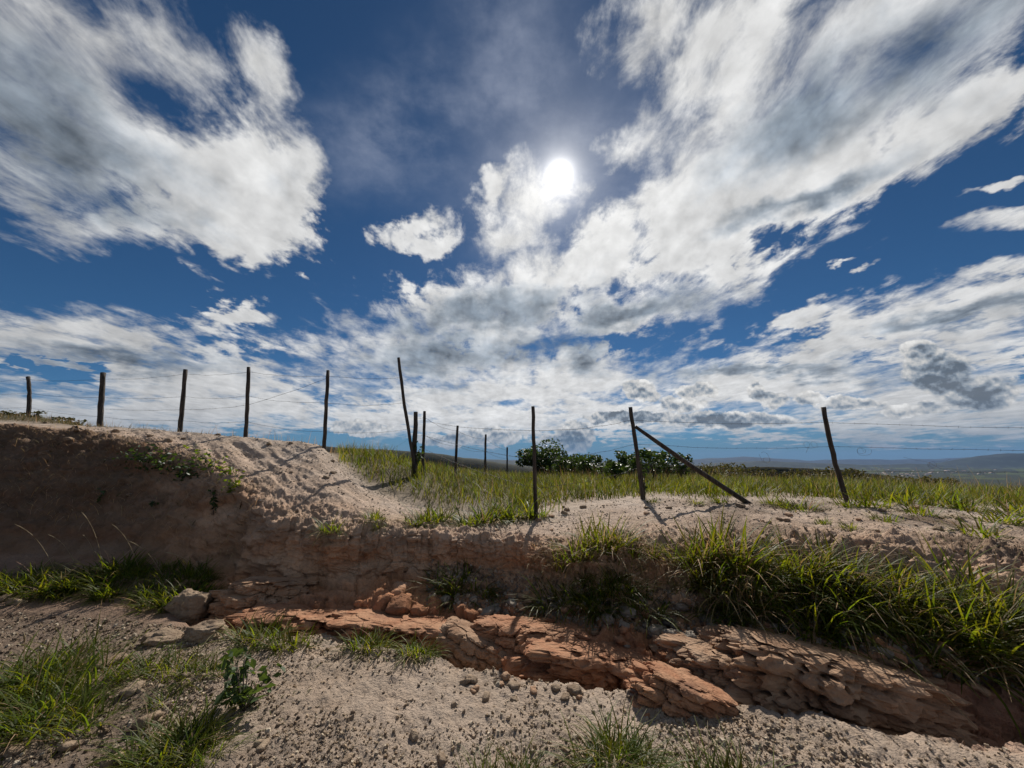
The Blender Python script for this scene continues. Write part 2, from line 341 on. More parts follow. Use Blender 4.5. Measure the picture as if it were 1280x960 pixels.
rr[6] += fbm(ph3, 16, 4) * .16 * inview; rr[5] += fbm(ph3 + 9, 14, 4) * .13 * inview
rr[2] += fbm(ph3 + 3, 18, 4) * .12; rr[4] += fbm(ph3 + 5, 15, 4) * .2; zz[4] += fbm(ph3 + 7, 12, 4) * .1 * inview
for k in (3, 4, 5, 6, 7):
    zz[k] = zz[k] * inview + (1 - inview) * (0 if k < 5 else zz[k] * 0 + (.05 if k < 6 else .1))
for k in range(1, len(rr)): rr[k] = np.maximum(rr[k], rr[k - 1] + .02)
NS = [4, 130, 36, 44, 44, 84, 96, 60, 34, 14, 12, 12, 8, 8]
S, RR, ZZ = [], [], []
for k, n in enumerate(NS):
    for f in (np.arange(n) / n):
        g = f ** (1.4 if k == 1 else 1.) if k < 9 else f
        S.append(k + g)
        if k >= 9: RR.append(rr[k] * (rr[k + 1] / rr[k]) ** g)
        else: RR.append(rr[k] * (1 - g) + rr[k + 1] * g)
        ZZ.append(zz[k] * (1 - g) + zz[k + 1] * g)
S.append(len(NS)); RR.append(rr[-1]); ZZ.append(zz[-1])
S = np.array(S); RR = np.array(RR); ZZ = np.array(ZZ); NR = len(S)
ker = np.hanning(11); ker /= ker.sum()
for A_ in (RR, ZZ):
    pad = np.pad(A_, ((5, 5), (0, 0)), mode='edge'); sm_ = sum(pad[i:i + NR] * ker[i] for i in range(11))
    A_[:] = np.where((S[:, None] > 1.2) & (S[:, None] < 9), sm_, A_)
XX = RR * np.sin(PA); YY = RR * np.cos(PA)
V = np.stack([XX, YY, ZZ], -1).reshape(-1, 3); SG = np.repeat(S, NA); PG = np.tile(PA, NR)
# normals of the smooth sheet
dS = np.gradient(np.stack([XX, YY, ZZ], -1), axis=0); dP = np.gradient(np.stack([XX, YY, ZZ], -1), axis=1)
NV = np.cross(dP, dS).reshape(-1, 3); NV /= np.linalg.norm(NV, axis=1)[:, None] + 1e-12; NV *= np.sign(NV[:, 2:3] + 1e-9)
UG = 640 + 470 * np.tan(np.clip(PG, -1.3, 1.3))                          # where along the bank
def band(x, a, b, w): return 1 / (1 + np.exp(-(x - a) / w)) * 1 / (1 + np.exp((x - b) / w))
nr = (SG < 10)
d = np.zeros(len(V)); Vn = V[nr]; Sn = SG[nr]; Un = UG[nr]
f1 = fbm(Vn, 1.1, 5); f2 = fbm(Vn + 31, 4.5, 5, .55); f3 = fbm(Vn + 11, 18, 3, .55)
face = band(Sn, 5.1, 6.0, .12); gul = band(Sn, 2.2, 5.1, .15); left = 1 / (1 + np.exp((Un - 275) / 12)); flatl = gul * left
gully = gul * (1 - left)
dn = .012 * f3 + .03 * f2
dn += band(Sn, 0, 2.1, .1) * (.02 * f1 + .012 * f3)
# lumps, ledges and clefts of the cut bank and the gully
rid = fbm(Vn * np.array([1, 1, .55]) + 5, 3.0, 4, .55, True)
strata = np.abs(((Vn[:, 2] * 7 + f1 * 1.6 + f2 * .5) % 1) - .5) * 2
cell = fbm(Vn + 50, 2.2, 3, .5, True)
gro = fbm(Vn * np.array([1, 1, .22]) + 3, 3.4, 4, .55, True)
dn += face * (.12 * f1 + .05 * rid + .05 * gro + .012 * strata + .07 * f2 + .03 * f3)
terr = np.round((f2 * 1.2 + f1) * 4) / 4
bs = (gully + face) > .02; tint = np.ones(len(Vn))
pw = Vn[bs] + np.c_[f2[bs], f1[bs], f2[bs] * .5] * .09; a_ = R(12); pw = np.c_[pw[:, 0] * math.cos(a_) - pw[:, 2] * math.sin(a_), pw[:, 1], pw[:, 0] * math.sin(a_) + pw[:, 2] * math.cos(a_)]
h1, k1, i1_ = blocks(pw, (2.6, 3.2, 8.5), 3.3); h2, k2, i2_ = blocks(pw, (6.5, 7.5, 17.), 8.1)
rough = np.clip(.55 + 1.3 * fbm(Vn[bs], .9, 2), .15, 1.2)
blk = (.075 * h1 - .05 * k1) + rough * (.030 * h2 - .022 * k2)
dn[bs] += gully[bs] * blk * (.75 + .5 * f1[bs]) + face[bs] * (.022 * h1 + .012 * h2 - .008 * k2)
tint[bs] = 1 + (gully + face)[bs] * (.22 * _g[i1_][:, 1] + .12 * _g[i2_][:, 2])
dn += gully * (.10 * f1 + .03 * terr + .02 * strata + .03 * f2)
dn += flatl * .05 * f1
# rain rills running down the pale slope on the left
slope = band(Sn, 6.1, 7.0, .12) * band(Un, 150, 520, 30)
a_ = R(-38); ca, sa = math.cos(a_), math.sin(a_)
rp = np.c_[(Vn[:, 0] * ca + Vn[:, 1] * sa) * .35, (-Vn[:, 0] * sa + Vn[:, 1] * ca) * 2.6, Vn[:, 2] * 0]
dn += slope * (.075 * fbm(rp, 1.0, 4, .5, True) + .012 * f2 + .05 * f1)
dn += band(Sn, 5.8, 6.2, .06) * (.10 * f2 + .06 * f3)
top = band(Sn, 6.1, 8.2, .15); dn += top * (.012 * f2 + .03 * f1) - top * .02 * f2 * slope
dn *= np.clip(1 - (Sn - 8.5), 0, 1)
d[nr] = dn
V = V + NV * d[:, None]
hz = SG >= 9; V[hz, 2] += fbm(V[hz] * np.array([1, 1, 0]), .004, 4) * np.clip((RR.reshape(-1)[hz] - 40) * .03, 0, 14)
# soils (their own colours): gravel road, red clay, tan subsoil, dark topsoil, pale sand, grassed soil, far scrub and fields
cols = np.array([(.31, .265, .21), (.31, .265, .21), (.41, .34, .26), (.42, .24, .145), (.38, .185, .095), (.50, .315, .185), (.46, .345, .245), (.50, .43, .345), (.13, .11, .06), (.07, .07, .03), (.05, .06, .025), (.045, .06, .025), (.05, .065, .03), (.05, .06, .035), (.05, .06, .04)])
sj = np.clip(SG + np.where(SG < 8, fbm(V, 1.7, 4) * .45, 0), 0, len(NS)); i0 = np.clip(sj.astype(int), 0, len(cols) - 2); fr = (sj - i0)[:, None]
C = cols[i0] * (1 - fr) + cols[i0 + 1] * fr; TT = np.ones(len(V)); TT[nr] = tint; C = C * TT[:, None]
sl_ = np.sin(V[:, 2] * 15 + fbm(V, 1.3, 4) * 5)[:, None] * .5 + .5; fo = band(SG, 4.2, 6.0, .1)[:, None] * np.clip(.35 + 1.4 * fbm(V + 8, .9, 3), 0, .85)[:, None]
C = C * (1 - fo) + (np.array((.46, .22, .10)) * sl_ + np.array((.55, .42, .29)) * (1 - sl_)) * fo
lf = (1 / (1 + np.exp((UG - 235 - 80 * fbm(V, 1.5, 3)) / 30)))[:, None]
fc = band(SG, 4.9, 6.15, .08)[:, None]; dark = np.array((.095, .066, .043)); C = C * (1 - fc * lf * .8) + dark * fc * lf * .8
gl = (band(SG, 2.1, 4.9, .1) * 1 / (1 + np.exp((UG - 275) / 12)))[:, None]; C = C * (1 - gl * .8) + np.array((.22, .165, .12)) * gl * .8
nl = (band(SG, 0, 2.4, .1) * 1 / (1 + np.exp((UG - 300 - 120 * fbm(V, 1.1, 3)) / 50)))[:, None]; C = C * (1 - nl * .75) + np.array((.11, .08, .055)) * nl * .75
ws = (band(SG, 2.3, 4.6, .15) * 1 / (1 + np.exp(-(UG - 1130) / 40)))[:, None]; C = C * (1 - ws * .8) + np.array((.34, .215, .16)) * ws * .8
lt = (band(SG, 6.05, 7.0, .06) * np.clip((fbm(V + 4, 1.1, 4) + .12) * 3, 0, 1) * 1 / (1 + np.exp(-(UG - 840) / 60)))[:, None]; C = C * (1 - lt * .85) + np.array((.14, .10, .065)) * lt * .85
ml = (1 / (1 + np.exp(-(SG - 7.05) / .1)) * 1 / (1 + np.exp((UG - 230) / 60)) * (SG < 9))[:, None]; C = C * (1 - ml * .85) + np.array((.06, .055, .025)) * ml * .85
gs = (band(SG, 6.6, 9, .15) * band(UG, 430, 640, 20) * (1 / (1 + np.exp(-(SG - 6.95) / .08))))[:, None]; C = C * (1 - gs * .7) + np.array((.10, .085, .045)) * gs * .7
ff = fbm(V * np.array([1, 1, 0]), .006, 4)[:, None]; fz = (SG > 11)[:, None]; C = np.where(fz, np.where(ff > .14, np.array((.05, .075, .022)), np.array((.018, .028, .018))), C)
i, j = np.meshgrid(np.arange(NR - 1), np.arange(NA - 1), indexing='ij'); a = (i * NA + j).ravel()
FQ = np.c_[a, a + NA, a + NA + 1, a + 1]
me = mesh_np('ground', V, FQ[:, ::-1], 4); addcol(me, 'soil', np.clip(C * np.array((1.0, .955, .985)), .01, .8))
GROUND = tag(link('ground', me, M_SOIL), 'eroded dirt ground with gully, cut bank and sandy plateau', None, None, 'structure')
me.update(); bpy.context.view_layer.update()
if me.polygons[NA * 60 + 500].normal.z < 0: me.flip_normals(); bpy.context.view_layer.update()
def down(x, y):
    ok, p, n, _ = GROUND.ray_cast(Vector((x, y, 200)), Vector((0, 0, -1))); return (p, n) if ok else (Vector((x, y, 0)), Vector((0, 0, 1)))
def hit(u, v):
    ok, p, n, _ = GROUND.ray_cast(Vector((0, 0, EYE)), ray(u, v).normalized()); return (p, n) if ok and p.y < 200 else (None, None)

# ------------------------------------------------------------------ far hills
def hills(name, y, h, seed, u0, u1, rows=24, colsn=360, thick=.35, col=(.018, .027, .02), shape=None):
    us = np.linspace(u0, u1, colsn); t = np.linspace(-1, 1, rows); xs = (us - 640) / 470 * y
    Xg, T = np.meshgrid(xs, t); Yg = y + T * y * thick * .5
    base = np.interp(us, [s[0] for s in shape], [s[1] for s in shape])
    pn = np.c_[Xg.ravel() / y * 9, Yg.ravel() / y * 9, np.full(Xg.size, seed)]
    n = fbm(pn, 1.2, 5, .5).reshape(Xg.shape)
    Zg = -75 + (np.cos(T * math.pi) * .5 + .5) * (75 + EYE + base[None, :] * y / 470 + n * h)
    Vh = np.c_[Xg.ravel(), Yg.ravel(), Zg.ravel()]
    i, j = np.meshgrid(np.arange(rows - 1), np.arange(colsn - 1), indexing='ij'); a = (i * colsn + j).ravel()
    me = mesh_np(name, Vh, np.c_[a, a + 1, a + colsn + 1, a + colsn], 4)
    f = fbm(np.c_[Vh[:, :2] / y * 60, Vh[:, 2] * 0], 1., 4)[:, None]
    addcol(me, 'soil', np.where(f > .12, np.array(col) * 1.7, np.array(col)))
    return tag(link(name, me, M_SOIL), None, None, None, 'structure')
hills('far_mountains', 9000, 60, 1.5, -500, 1800, shape=[(-500, 3), (400, 4), (800, 1), (930, 5), (1000, 2), (1150, 3), (1280, 7), (1800, 6)])
hills('blue_hills', 4200, 26, 7.5, -500, 1800, shape=[(-500, 20), (0, 14), (380, 12), (700, -1), (850, -3), (960, 1), (1080, -4), (1170, -3), (1225, 6), (1260, 11), (1320, 12), (1800, 10)])
hills('dark_hill', 620, 3, 3.2, -700, 760, shape=[(-700, 60), (0, 36), (210, 33), (330, 24), (540, 11), (580, 5), (630, -2), (680, -8), (760, -20)], col=(.014, .018, .009))
hills('scrub_ridge', 240, 1.2, 5.2, 620, 1180, shape=[(620, -40), (700, -9), (800, -2), (900, -5), (1000, -7), (1090, -14), (1180, -40)], thick=.25, col=(.022, .024, .012))

# ------------------------------------------------------------------ posts and wires
def tube(path, radii, seg=7, jag=.0, cap=True):
    Vt, Ft_ = [], []
    for k, (p, r) in enumerate(zip(path, radii)):
        t = (path[min(k + 1, len(path) - 1)] - path[max(k - 1, 0)]).normalized(); s = t.orthogonal().normalized(); b = t.cross(s)
        for m_ in range(seg):
            an = 2 * math.pi * m_ / seg; q_ = r * (1 + jag * (random.random() - .5)); Vt.append(p + (s * math.cos(an) + b * math.sin(an)) * q_)
    for k in range(len(path) - 1):
        for m_ in range(seg):
            a = k * seg + m_; b = k * seg + (m_ + 1) % seg; Ft_.append((a, b, b + seg, a + seg))
    if cap: Ft_.append(tuple(range(seg))[::-1]); Ft_.append(tuple(range((len(path) - 1) * seg, len(path) * seg)))
    return Vt, Ft_
def tube_obj(name, path, radii, mat, parent=None, seg=7, jag=0., smooth=True):
    o0 = parent.location if parent else Vector((0, 0, 0))
    Vt, Ft_ = tube([p - o0 for p in path], radii, seg, jag); me = bpy.data.meshes.new(name); me.from_pydata(Vt, [], Ft_)
    me.polygons.foreach_set('use_smooth', [smooth] * len(me.polygons)); me.materials.append(mat); addcol(me, 'tone', np.ones((len(Vt), 3)))
    o = bpy.data.objects.new(name, me); COL.objects.link(o); o.parent = parent; return o
def post(parent, ub, y, ut, vt, w, bend=.0, yt=None, name='fence_post'):
    x = y * (ub - 640) / 470; p0, _ = down(x, y); p1 = at(ut, vt, yt or y)
    path = [p0 - Vector((0, 0, .25))]
    for k in range(11):
        f = k / 10; path.append(p0.lerp(p1, f) + Vector((bend * math.sin(f * math.pi) + random.uniform(-.006, .006), random.uniform(-.006, .006), 0)))
    tube_obj(name, path, [w * .74 * (1.05 - .12 * k / 11) for k in range(12)], M_WOOD, parent, 8, .22); return p0, p1
def wire(parent, pts, sag=.04, r=.0032, n=10, barbs=True):
    path = []
    for a, b in zip(pts[:-1], pts[1:]):
        for k in range(n):
            f = k / n; p = a.lerp(b, f); p = p + Vector((0, random.uniform(-.006, .006), -sag * math.sin(f * math.pi) + random.uniform(-.007, .007))); path.append(p)
    path.append(pts[-1]); w = tube_obj('wire', path, [r] * len(path), M_WIRE, parent, 4)
    if barbs:
        Vb, Fb = [], []
        for a, b in zip(path[:-1], path[1:]):
            L_ = (b - a).length; k = max(1, int(L_ / .14))
            for m_ in range(k):
                c0 = a.lerp(b, (m_ + .5) / k); t = Vector((random.uniform(-1, 1), random.uniform(-1, 1), random.choice((-1, 1)))).normalized() * .018
                q_, fq = tube([c0 - t - parent.location, c0 + t - parent.location], [.0016, .0016], 3); o0 = len(Vb); Vb += q_; Fb += [tuple(i_ + o0 for i_ in f_) for f_ in fq]
        mb = bpy.data.meshes.new('barbs'); mb.from_pydata(Vb, [], Fb); mb.materials.append(M_WIRE); o = bpy.data.objects.new('barbs', mb); COL.objects.link(o); o.parent = w; o['kind'] = 'stuff'
    return w
def fence(label, loc): return tag(empty('wire_fence', loc), label, 'fence')
f1_ = fence('barbed wire fence on dark wooden posts along the top of the high left bank', Vector((-5.8, 8.3, 1.9)))
A = [post(f1_, *a) for a in [(27, 13., 35, 471, .075, .05), (121, 10.4, 129, 466, .085, .0), (223, 9.3, 232, 462, .065, .0), (306, 8.3, 311, 459, .055, .01), (406, 7.75, 410, 463, .05, .0)]]
f2_ = fence('old barbed wire fence with leaning corner post receding through tall grass', Vector((-2.1, 9.2, 1.2)))
B_ = [post(f2_, *a) for a in [(519, 8.6, 520, 515, .075, .0), (530, 9.0, 531, 514, .05, .0), (570, 10.5, 572, 532, .05, .0), (607, 14., 607, 543, .055, .0), (634, 20., 634, 559, .06, .0)]]
pl = post(f2_, 524, 8.5, 498, 447, .05, -.03, 8.3, 'leaning_post')
f3_ = fence('barbed wire fence with braced post crossing the pale sandy plateau', Vector((1.6, 6.6, .85)))
Cc = [post(f3_, *a) for a in [(669, 5.6, 666, 508, .036, .0), (799, 6.8, 788, 509, .05, .0), (1046, 6.4, 1029, 509, .05, -.035)]]
p0, _ = down(6.5 * (925 - 640) / 470, 6.45); pb = Cc[1][0].lerp(Cc[1][1], .78) + Vector((.03, -.03, 0)); pm = p0.lerp(pb, .5) + Vector((0, 0, -.03))
tube_obj('brace_pole', [p0 + (p0 - pb) * .06, p0, p0.lerp(pm, .5), pm, pm.lerp(pb, .5), pb], [.042, .042, .042, .04, .036, .032], M_WOOD, f3_, 8, .2)
def on(P_, f): return P_[0].lerp(P_[1], f)
PL = (B_[0][0], pl[1])
for f in (.93, .58, .22):
    pts = [on(P_, min(f * k, .97)) for P_, k in zip(A, (1, .95, 1, 1, 1))]; pts = [at(-420, 500 + (1 - f) * 30, 17.)] + pts + [on(PL, .25 + f * .62)]
    wire(f1_, pts, .05)
wire(f1_, [on(A[1], .35), on(A[2], .38), on(A[3], .45), on(A[4], .9)], .03)
for f in (.9, .62, .35):
    wire(f2_, [on(P_, f) for P_ in B_[1:]], .07); wire(f2_, [on(B_[0], f), on(B_[1], f)], .01, n=3)
    wire(f3_, [on(B_[1], .12 + f * .8), on(Cc[0], f * .93 - .06), on(Cc[1], f * .95), on(Cc[2], f * .93), at(1700, 530 + (1 - f) * 80, 5.2)], .05)
for (u, v, y) in ((1022, 560, 6.4), (1078, 566, 6.3), (1128, 570, 6.2), (948, 566, 6.5), (1190, 574, 6.1), (576, 545, 10.4), (515, 548, 8.5)):       # loose curls of snapped wire
    c0 = at(u, v, y); a0, w0, r0 = random.uniform(0, 6), random.uniform(.16, .34) * random.choice((-1, 1)), random.uniform(.05, .13); path = []; q_ = c0.copy()
    for k in range(34):
        w0 += random.uniform(-.22, .22); w0 = max(-.6, min(.6, w0)); a0 += w0; q_ = q_ + Vector((math.cos(a0) * .028, random.uniform(-.006, .006), math.sin(a0) * .024)); path.append(q_.copy())
    tube_obj('loose_wire', path, [.0016] * 34, M_WIRE, f3_ if u > 640 else f2_, 4)

# ------------------------------------------------------------------ grass
def blades(n, rad, hmin, hmax, width, lean, seed, seg=4, droop=.6, tone=(.45, 1.25)):
    g = np.random.default_rng(seed); r_ = rad * np.sqrt(g.random(n)); th = g.random(n) * 2 * np.pi
    base = np.c_[r_ * np.cos(th), r_ * np.sin(th), np.full(n, -.02)]
    return blade_mesh(base, g.uniform(hmin, hmax, n), width, th + g.normal(0, .9, n), lean * (.35 + g.random(n)) * (.4 + r_ / max(rad, 1e-6)), g, seg, droop, tone)
def blade_mesh(base, h, width, th, lean, g, seg=4, droop=.6, tone=(.75, 1.25)):
    n = len(base); t = np.linspace(0, 1, seg + 1); dirx = np.c_[np.cos(th), np.sin(th)]; side = np.c_[-dirx[:, 1], dirx[:, 0]]
    w = width * g.uniform(.6, 1.3, n); Vv = np.zeros((n, 2 * (seg + 1), 3)); an0 = lean; 
    x = np.zeros(n); z = np.zeros(n)
    for k in range(seg + 1):
        if k:
            an = an0 + droop * (t[k] ** 1.5) * (lean + .25) * 1.6; x = x + np.sin(an) * h / seg; z = z + np.cos(an) * h / seg
        c0 = base + np.c_[dirx * x[:, None], z]; ww = (w * (1 - t[k]) ** .7 * (.6 + .4 * min(1, t[k] * 4)) + .0006)[:, None]
        s3 = np.c_[side, np.zeros(n)] * ww
        Vv[:, 2 * k] = c0 - s3; Vv[:, 2 * k + 1] = c0 + s3
    o = (np.arange(n) * 2 * (seg + 1))[:, None, None]; q_ = np.array([[2 * k, 2 * k + 1, 2 * k + 3, 2 * k + 2] for k in range(seg)])[None]
    to = np.repeat(g.uniform(tone[0], tone[1], (n, 1)) * np.c_[g.uniform(.9, 1.35, n), np.ones(n), g.uniform(.7, 1.1, n)], 2 * (seg + 1), axis=0)
    return Vv.reshape(-1, 3), (q_ + o).reshape(-1, 4), to
def grass_mesh(name, mat, *a, dry=0, **k):
    Vv, Fv, to = blades(*a, **k); me = mesh_np(name, Vv, Fv, 4); addcol(me, 'tone', to); me.materials.append(mat)
    if dry:
        V2, F2, t2 = blades(dry, a[1] * 1.1, a[2] * .5, a[3] * 1.1, a[4] * .5, a[5] * 1.6, a[6] + 50); me2 = mesh_np(name + '_dry', V2, F2, 4); addcol(me2, 'tone', t2); me2.materials.append(M_DRY); return me, me2
    return me, None
SHORT = [grass_mesh('short_tuft', M_GRASS, 95, .11, .08, .26, .0058, .75, s, dry=26) for s in range(4)]
REED = [grass_mesh('reed_tuft', M_GRASS, 40, .12, .14, .52, .0095, .55, 20 + s, dry=40, droop=.42) for s in range(4)]
FINE = [grass_mesh('fine_tuft', M_GRASS, 110, .13, .08, .34, .0040, .85, 40 + s, dry=20) for s in range(4)]
MARKS = [(10, 'by the leftmost end of the shelf'), (560, 'across from the broken brown rock'), (690, 'behind the rounded red nose'), (760, 'behind the long red ledge'), (850, 'behind the cracked red lump'),
         (945, 'behind the flat tan ledge'), (1035, 'behind the large layered slab'), (1180, 'beside the bare pink wash')]
MARKL = [(40, 'under the darkest bank soil'), (130, 'under the small hanging weed'), (190, 'under the trailing creeper'), (240, 'beside the crumbling earth block'), (330, 'beside the gully head'), (460, 'facing the brown shelf'), (525, 'facing the broken brown rock')]
def spot(base, u, v, size):                      # size word + what it is + the landmark next to it
    L_ = MARKL if u < 545 else MARKS; m_ = min(L_, key=lambda t: abs(t[0] - u))[1]
    lab = size + ' ' + base + ' ' + m_; w_ = lab.split()
    return lab if len(w_) <= 16 else size + ' ' + base
def tuft(kind, u, v, h, label, group, tilt=.12):
    p, n = hit(u, v)
    if p is None: return
    i_ = random.randrange(4); me, dr = kind[i_]; base_h = {id(SHORT): .22, id(REED): .44, id(FINE): .3}[id(kind)]
    sc = max(.45, min(2.0, h / F * p.y * .96 / base_h)); t = empty('grass_tuft', p); tag(t, spot(label, u, v, 'tall' if h > 58 else 'medium' if h > 36 else 'low') if v < 825 else ('tall ' if h > 45 else 'low ') + label + ' ' + ('in the densest grass patch' if u < 130 else 'beside the leafy weed' if u < 300 else 'facing the rounded red nose' if u < 700 else 'facing the long red ledge' if u < 840 else 'facing the cracked red lump'), 'grass', group)
    zz_ = Vector((0, 0, 1)).lerp(n, tilt).normalized(); t.rotation_euler = (zz_.to_track_quat('Z', 'Y') @ Matrix.Rotation(random.random() * 6.28, 3, 'Z').to_quaternion()).to_euler()
    t.scale = (sc * random.uniform(.95, 1.35), sc * random.uniform(.95, 1.35), sc)
    link('green_blades', me, None, t)
    if dr: link('dry_blades', dr, None, t)
random.seed(21)
LB = ('green grass tuft on the bank lip', 'tufts on the bank lip')
for (u, v, h) in [(985, 634, 24), (1002, 638, 26), (965, 630, 22), (1150, 642, 26), (1180, 634, 30), (1205, 638, 30), (1105, 652, 18), (1250, 652, 34), (1272, 642, 30), (1060, 634, 20), (1090, 632, 28), (1130, 630, 28), (1225, 668, 34), (1060, 660, 14), (1030, 655, 14), (900, 628, 16), (870, 630, 14), (815, 628, 12), (412, 662, 24), (468, 648, 18), (535, 652, 32), (520, 655, 22), (555, 648, 26), (598, 654, 36), (612, 650, 34), (585, 656, 26), (636, 648, 30), (655, 644, 34), (668, 646, 26), (475, 660, 14)]:
    tuft(SHORT, u, v, h, 'bright grass tuft on the bare plateau sand', 'tufts on the sandy plateau')
for (u, v, h) in [(u_, v_, h_ * .8) for (u_, v_, h_) in [(715, 700, 52), (735, 694, 60), (755, 688, 66), (770, 680, 56), (745, 678, 46), (700, 712, 40), (790, 694, 40), (815, 697, 36), (840, 700, 46), (862, 705, 70), (880, 700, 74), (900, 702, 80), (920, 706, 84), (935, 712, 80), (890, 730, 76), (915, 740, 76), (940, 755, 70), (870, 735, 50),
                  (985, 715, 64), (1005, 722, 66), (1025, 712, 60), (1050, 722, 66)]]: tuft(REED, u, v, h, *LB)
for k in range(46):
    u = random.uniform(985, 1300); f = random.random(); v = 712 + (u - 985) * .1 + f * (66 + (u - 985) * .16)
    tuft(random.choice((REED, REED, FINE)), u, v, random.uniform(36, 78), 'long bladed grass clump on the overgrown bank', 'clumps on the overgrown bank')
for k in range(26):
    u = random.uniform(690, 960); v = random.uniform(715, 765)
    tuft(FINE, u, v, random.uniform(24, 44), 'thin grass tuft on the bank face', 'tufts on the bank face')
for (u, v, h) in [(560, 735, 40), (585, 740, 44), (570, 728, 30), (605, 745, 26)]: tuft(FINE, u, v, h, 'sparse grass tuft at the foot of the tan bank wall', 'tufts at the bank foot')
for k in range(46):
    u = random.uniform(-10, 262); v = random.uniform(712, 752) - (0 if u > 60 else 8)
    tuft(random.choice((SHORT, FINE)), u, v, random.uniform(14, 34), 'green grass tuft on the earth shelf', 'tufts on the earth shelf')
for (u, v, h) in [(305, 798, 30), (330, 800, 34), (355, 806, 30), (372, 808, 26), (450, 808, 24), (468, 812, 26), (515, 816, 26), (530, 820, 20), (318, 806, 24)]: tuft(SHORT, u, v, h, 'green grass tuft on the gravel edge', 'tufts on the gravel edge')
for k in range(20): tuft(FINE, random.uniform(-20, 120), random.uniform(830, 925), random.uniform(32, 62), 'lush grass tuft on the road verge', 'tufts on the road verge')
for (u, v, h) in [(185, 838, 36), (210, 842, 40), (240, 846, 36), (265, 840, 26), (205, 880, 24), (150, 850, 30), (205, 945, 56), (230, 940, 62), (185, 955, 56), (255, 950, 44), (215, 960, 54), (240, 925, 40), (170, 940, 40)]: tuft(FINE, u, v, h, 'lush grass tuft on the road verge', 'tufts on the road verge')
for (u, v, h) in [(755, 958, 56), (785, 958, 58), (770, 945, 50), (740, 964, 44), (805, 966, 44), (640, 985, 44), (655, 990, 44), (600, 992, 40), (890, 990, 60), (905, 996, 60), (940, 1000, 50)]: tuft(FINE, u, v, h, 'spiky grass tuft in the open gravel', 'tufts in the gravel')

def scatter(n, smin, smax, umin, umax, seed, ymax=60):
    g = np.random.default_rng(seed); m_ = np.where((SG > smin) & (SG < smax) & (UG > umin) & (UG < umax) & (V[:, 1] < ymax) & (V[:, 1] > .2))[0]
    Vg = V.reshape(NR, NA, 3); ii = m_ // NA; jj = m_ % NA; ok = (ii < NR - 1) & (jj < NA - 1); m_ = m_[ok]; ii = ii[ok]; jj = jj[ok]
    e1 = Vg[ii + 1, jj] - Vg[ii, jj]; e2 = Vg[ii, jj + 1] - Vg[ii, jj]; ar = np.linalg.norm(np.cross(e1, e2), axis=1)
    k = g.choice(len(m_), n, p=ar / ar.sum()); a, b = g.random((n, 1)), g.random((n, 1))
    return V[m_[k]] + e1[k] * a + e2[k] * b, SG[m_[k]], UG[m_[k]], g
def field(name, n, smin, smax, umin, umax, seed, hmin, hmax, width, mat, keep=None, lean=.45, ymax=45, seg=3):
    p, s, u_, g = scatter(n, smin, smax, umin, umax, seed, ymax)
    if keep is not None: k = keep(p, s, u_) > g.random(len(p)); p = p[k]
    n = len(p); patch = 1 + .75 * fbm(p, .8, 4)
    Vv, Fv, to = blade_mesh(p - np.array([0, 0, .02]), g.uniform(hmin, hmax, n) * patch, width, g.random(n) * 6.28, lean * (.3 + g.random(n)), g, seg, .6, (.5, 1.35))
    if mat is M_FIELD: to *= np.repeat(np.clip(.95 + 1.1 * fbm(p + 2, .7, 4), .45, 1.35), 2 * (seg + 1))[:, None]
    me = mesh_np(name, Vv, Fv, 4); addcol(me, 'tone', to); return link(name, me, mat)
def kf(p, s, u_): return np.clip((s - 7.06 + .30 * fbm(p, .9, 4)) * 8, 0, 1) * np.clip(.75 + 1.2 * fbm(p + 7, 1.1, 3), .25, 1)
tag(field('meadow_grass', 80000, 7.0, 8.6, 640, 1500, 5, .18, .46, .009, M_FIELD, kf), 'yellow green meadow grass behind the fence on the plateau', 'grass', None, 'stuff')
tag(field('slope_grass', 17000, 6.75, 8.9, 425, 665, 6, .2, .5, .008, M_FIELD, lambda p, s, u_: np.clip((s - 7.0 + .25 * fbm(p, 1.3, 3) + (u_ - 520) * .0012) * 9, 0, 1)), 'tall green grass covering the slope beside the receding fence', 'grass', None, 'stuff')
tag(field('meadow_stems', 5000, 7.05, 8.6, 420, 1500, 15, .25, .7, .0022, M_DRY, None, .3), 'thin dry seed stems standing above the meadow grass', 'grass', None, 'stuff')
tag(field('dark_weeds', 15000, 6.85, 8.9, 425, 690, 16, .15, .55, .007, M_SCRUB, lambda p, s, u_: np.clip((s - 7.0) * 6, 0, 1) * np.clip(fbm(p, 1., 3) * 4 + .4, 0, 1), .7), 'dark weeds mixed into the grassy slope', 'weeds', None, 'stuff')
tag(field('mound_grass', 9000, 7.05, 8.4, -200, 250, 17, .06, .2, .006, M_SCRUB, None, .5), 'short dark grass on the mound behind the high bank', 'grass', None, 'stuff')
tag(field('plateau_litter', 7000, 6.0, 7.0, 820, 1500, 18, .05, .2, .003, M_DEAD, lambda p, s, u_: np.clip((fbm(p + 4, 1.1, 4) + .15) * 3, 0, 1), 3.2), 'dead brown stems lying on the stony plateau edge', 'litter', None, 'stuff')
tag(field('crest_grass', 2600, 6.95, 8.2, -150, 430, 8, .08, .3, .003, M_DRY, None, .3), 'sparse dry grass along the crest of the high bank', 'grass', None, 'stuff')
tag(field('bank_roots', 5200, 5.25, 6.0, 660, 1000, 9, .05, .22, .0022, M_DRY, None, 1.9, seg=4), 'dry roots and dead stems hanging under the bank lip', 'roots', None, 'stuff')
tag(field('plateau_sprigs', 1500, 6.1, 7.1, 900, 1400, 10, .04, .12, .004, M_FIELD, lambda p, s, u_: np.clip(fbm(p, 1.2, 3) * 4, 0, 1), .8), 'low weeds creeping over the stony plateau edge', 'weeds', None, 'stuff')
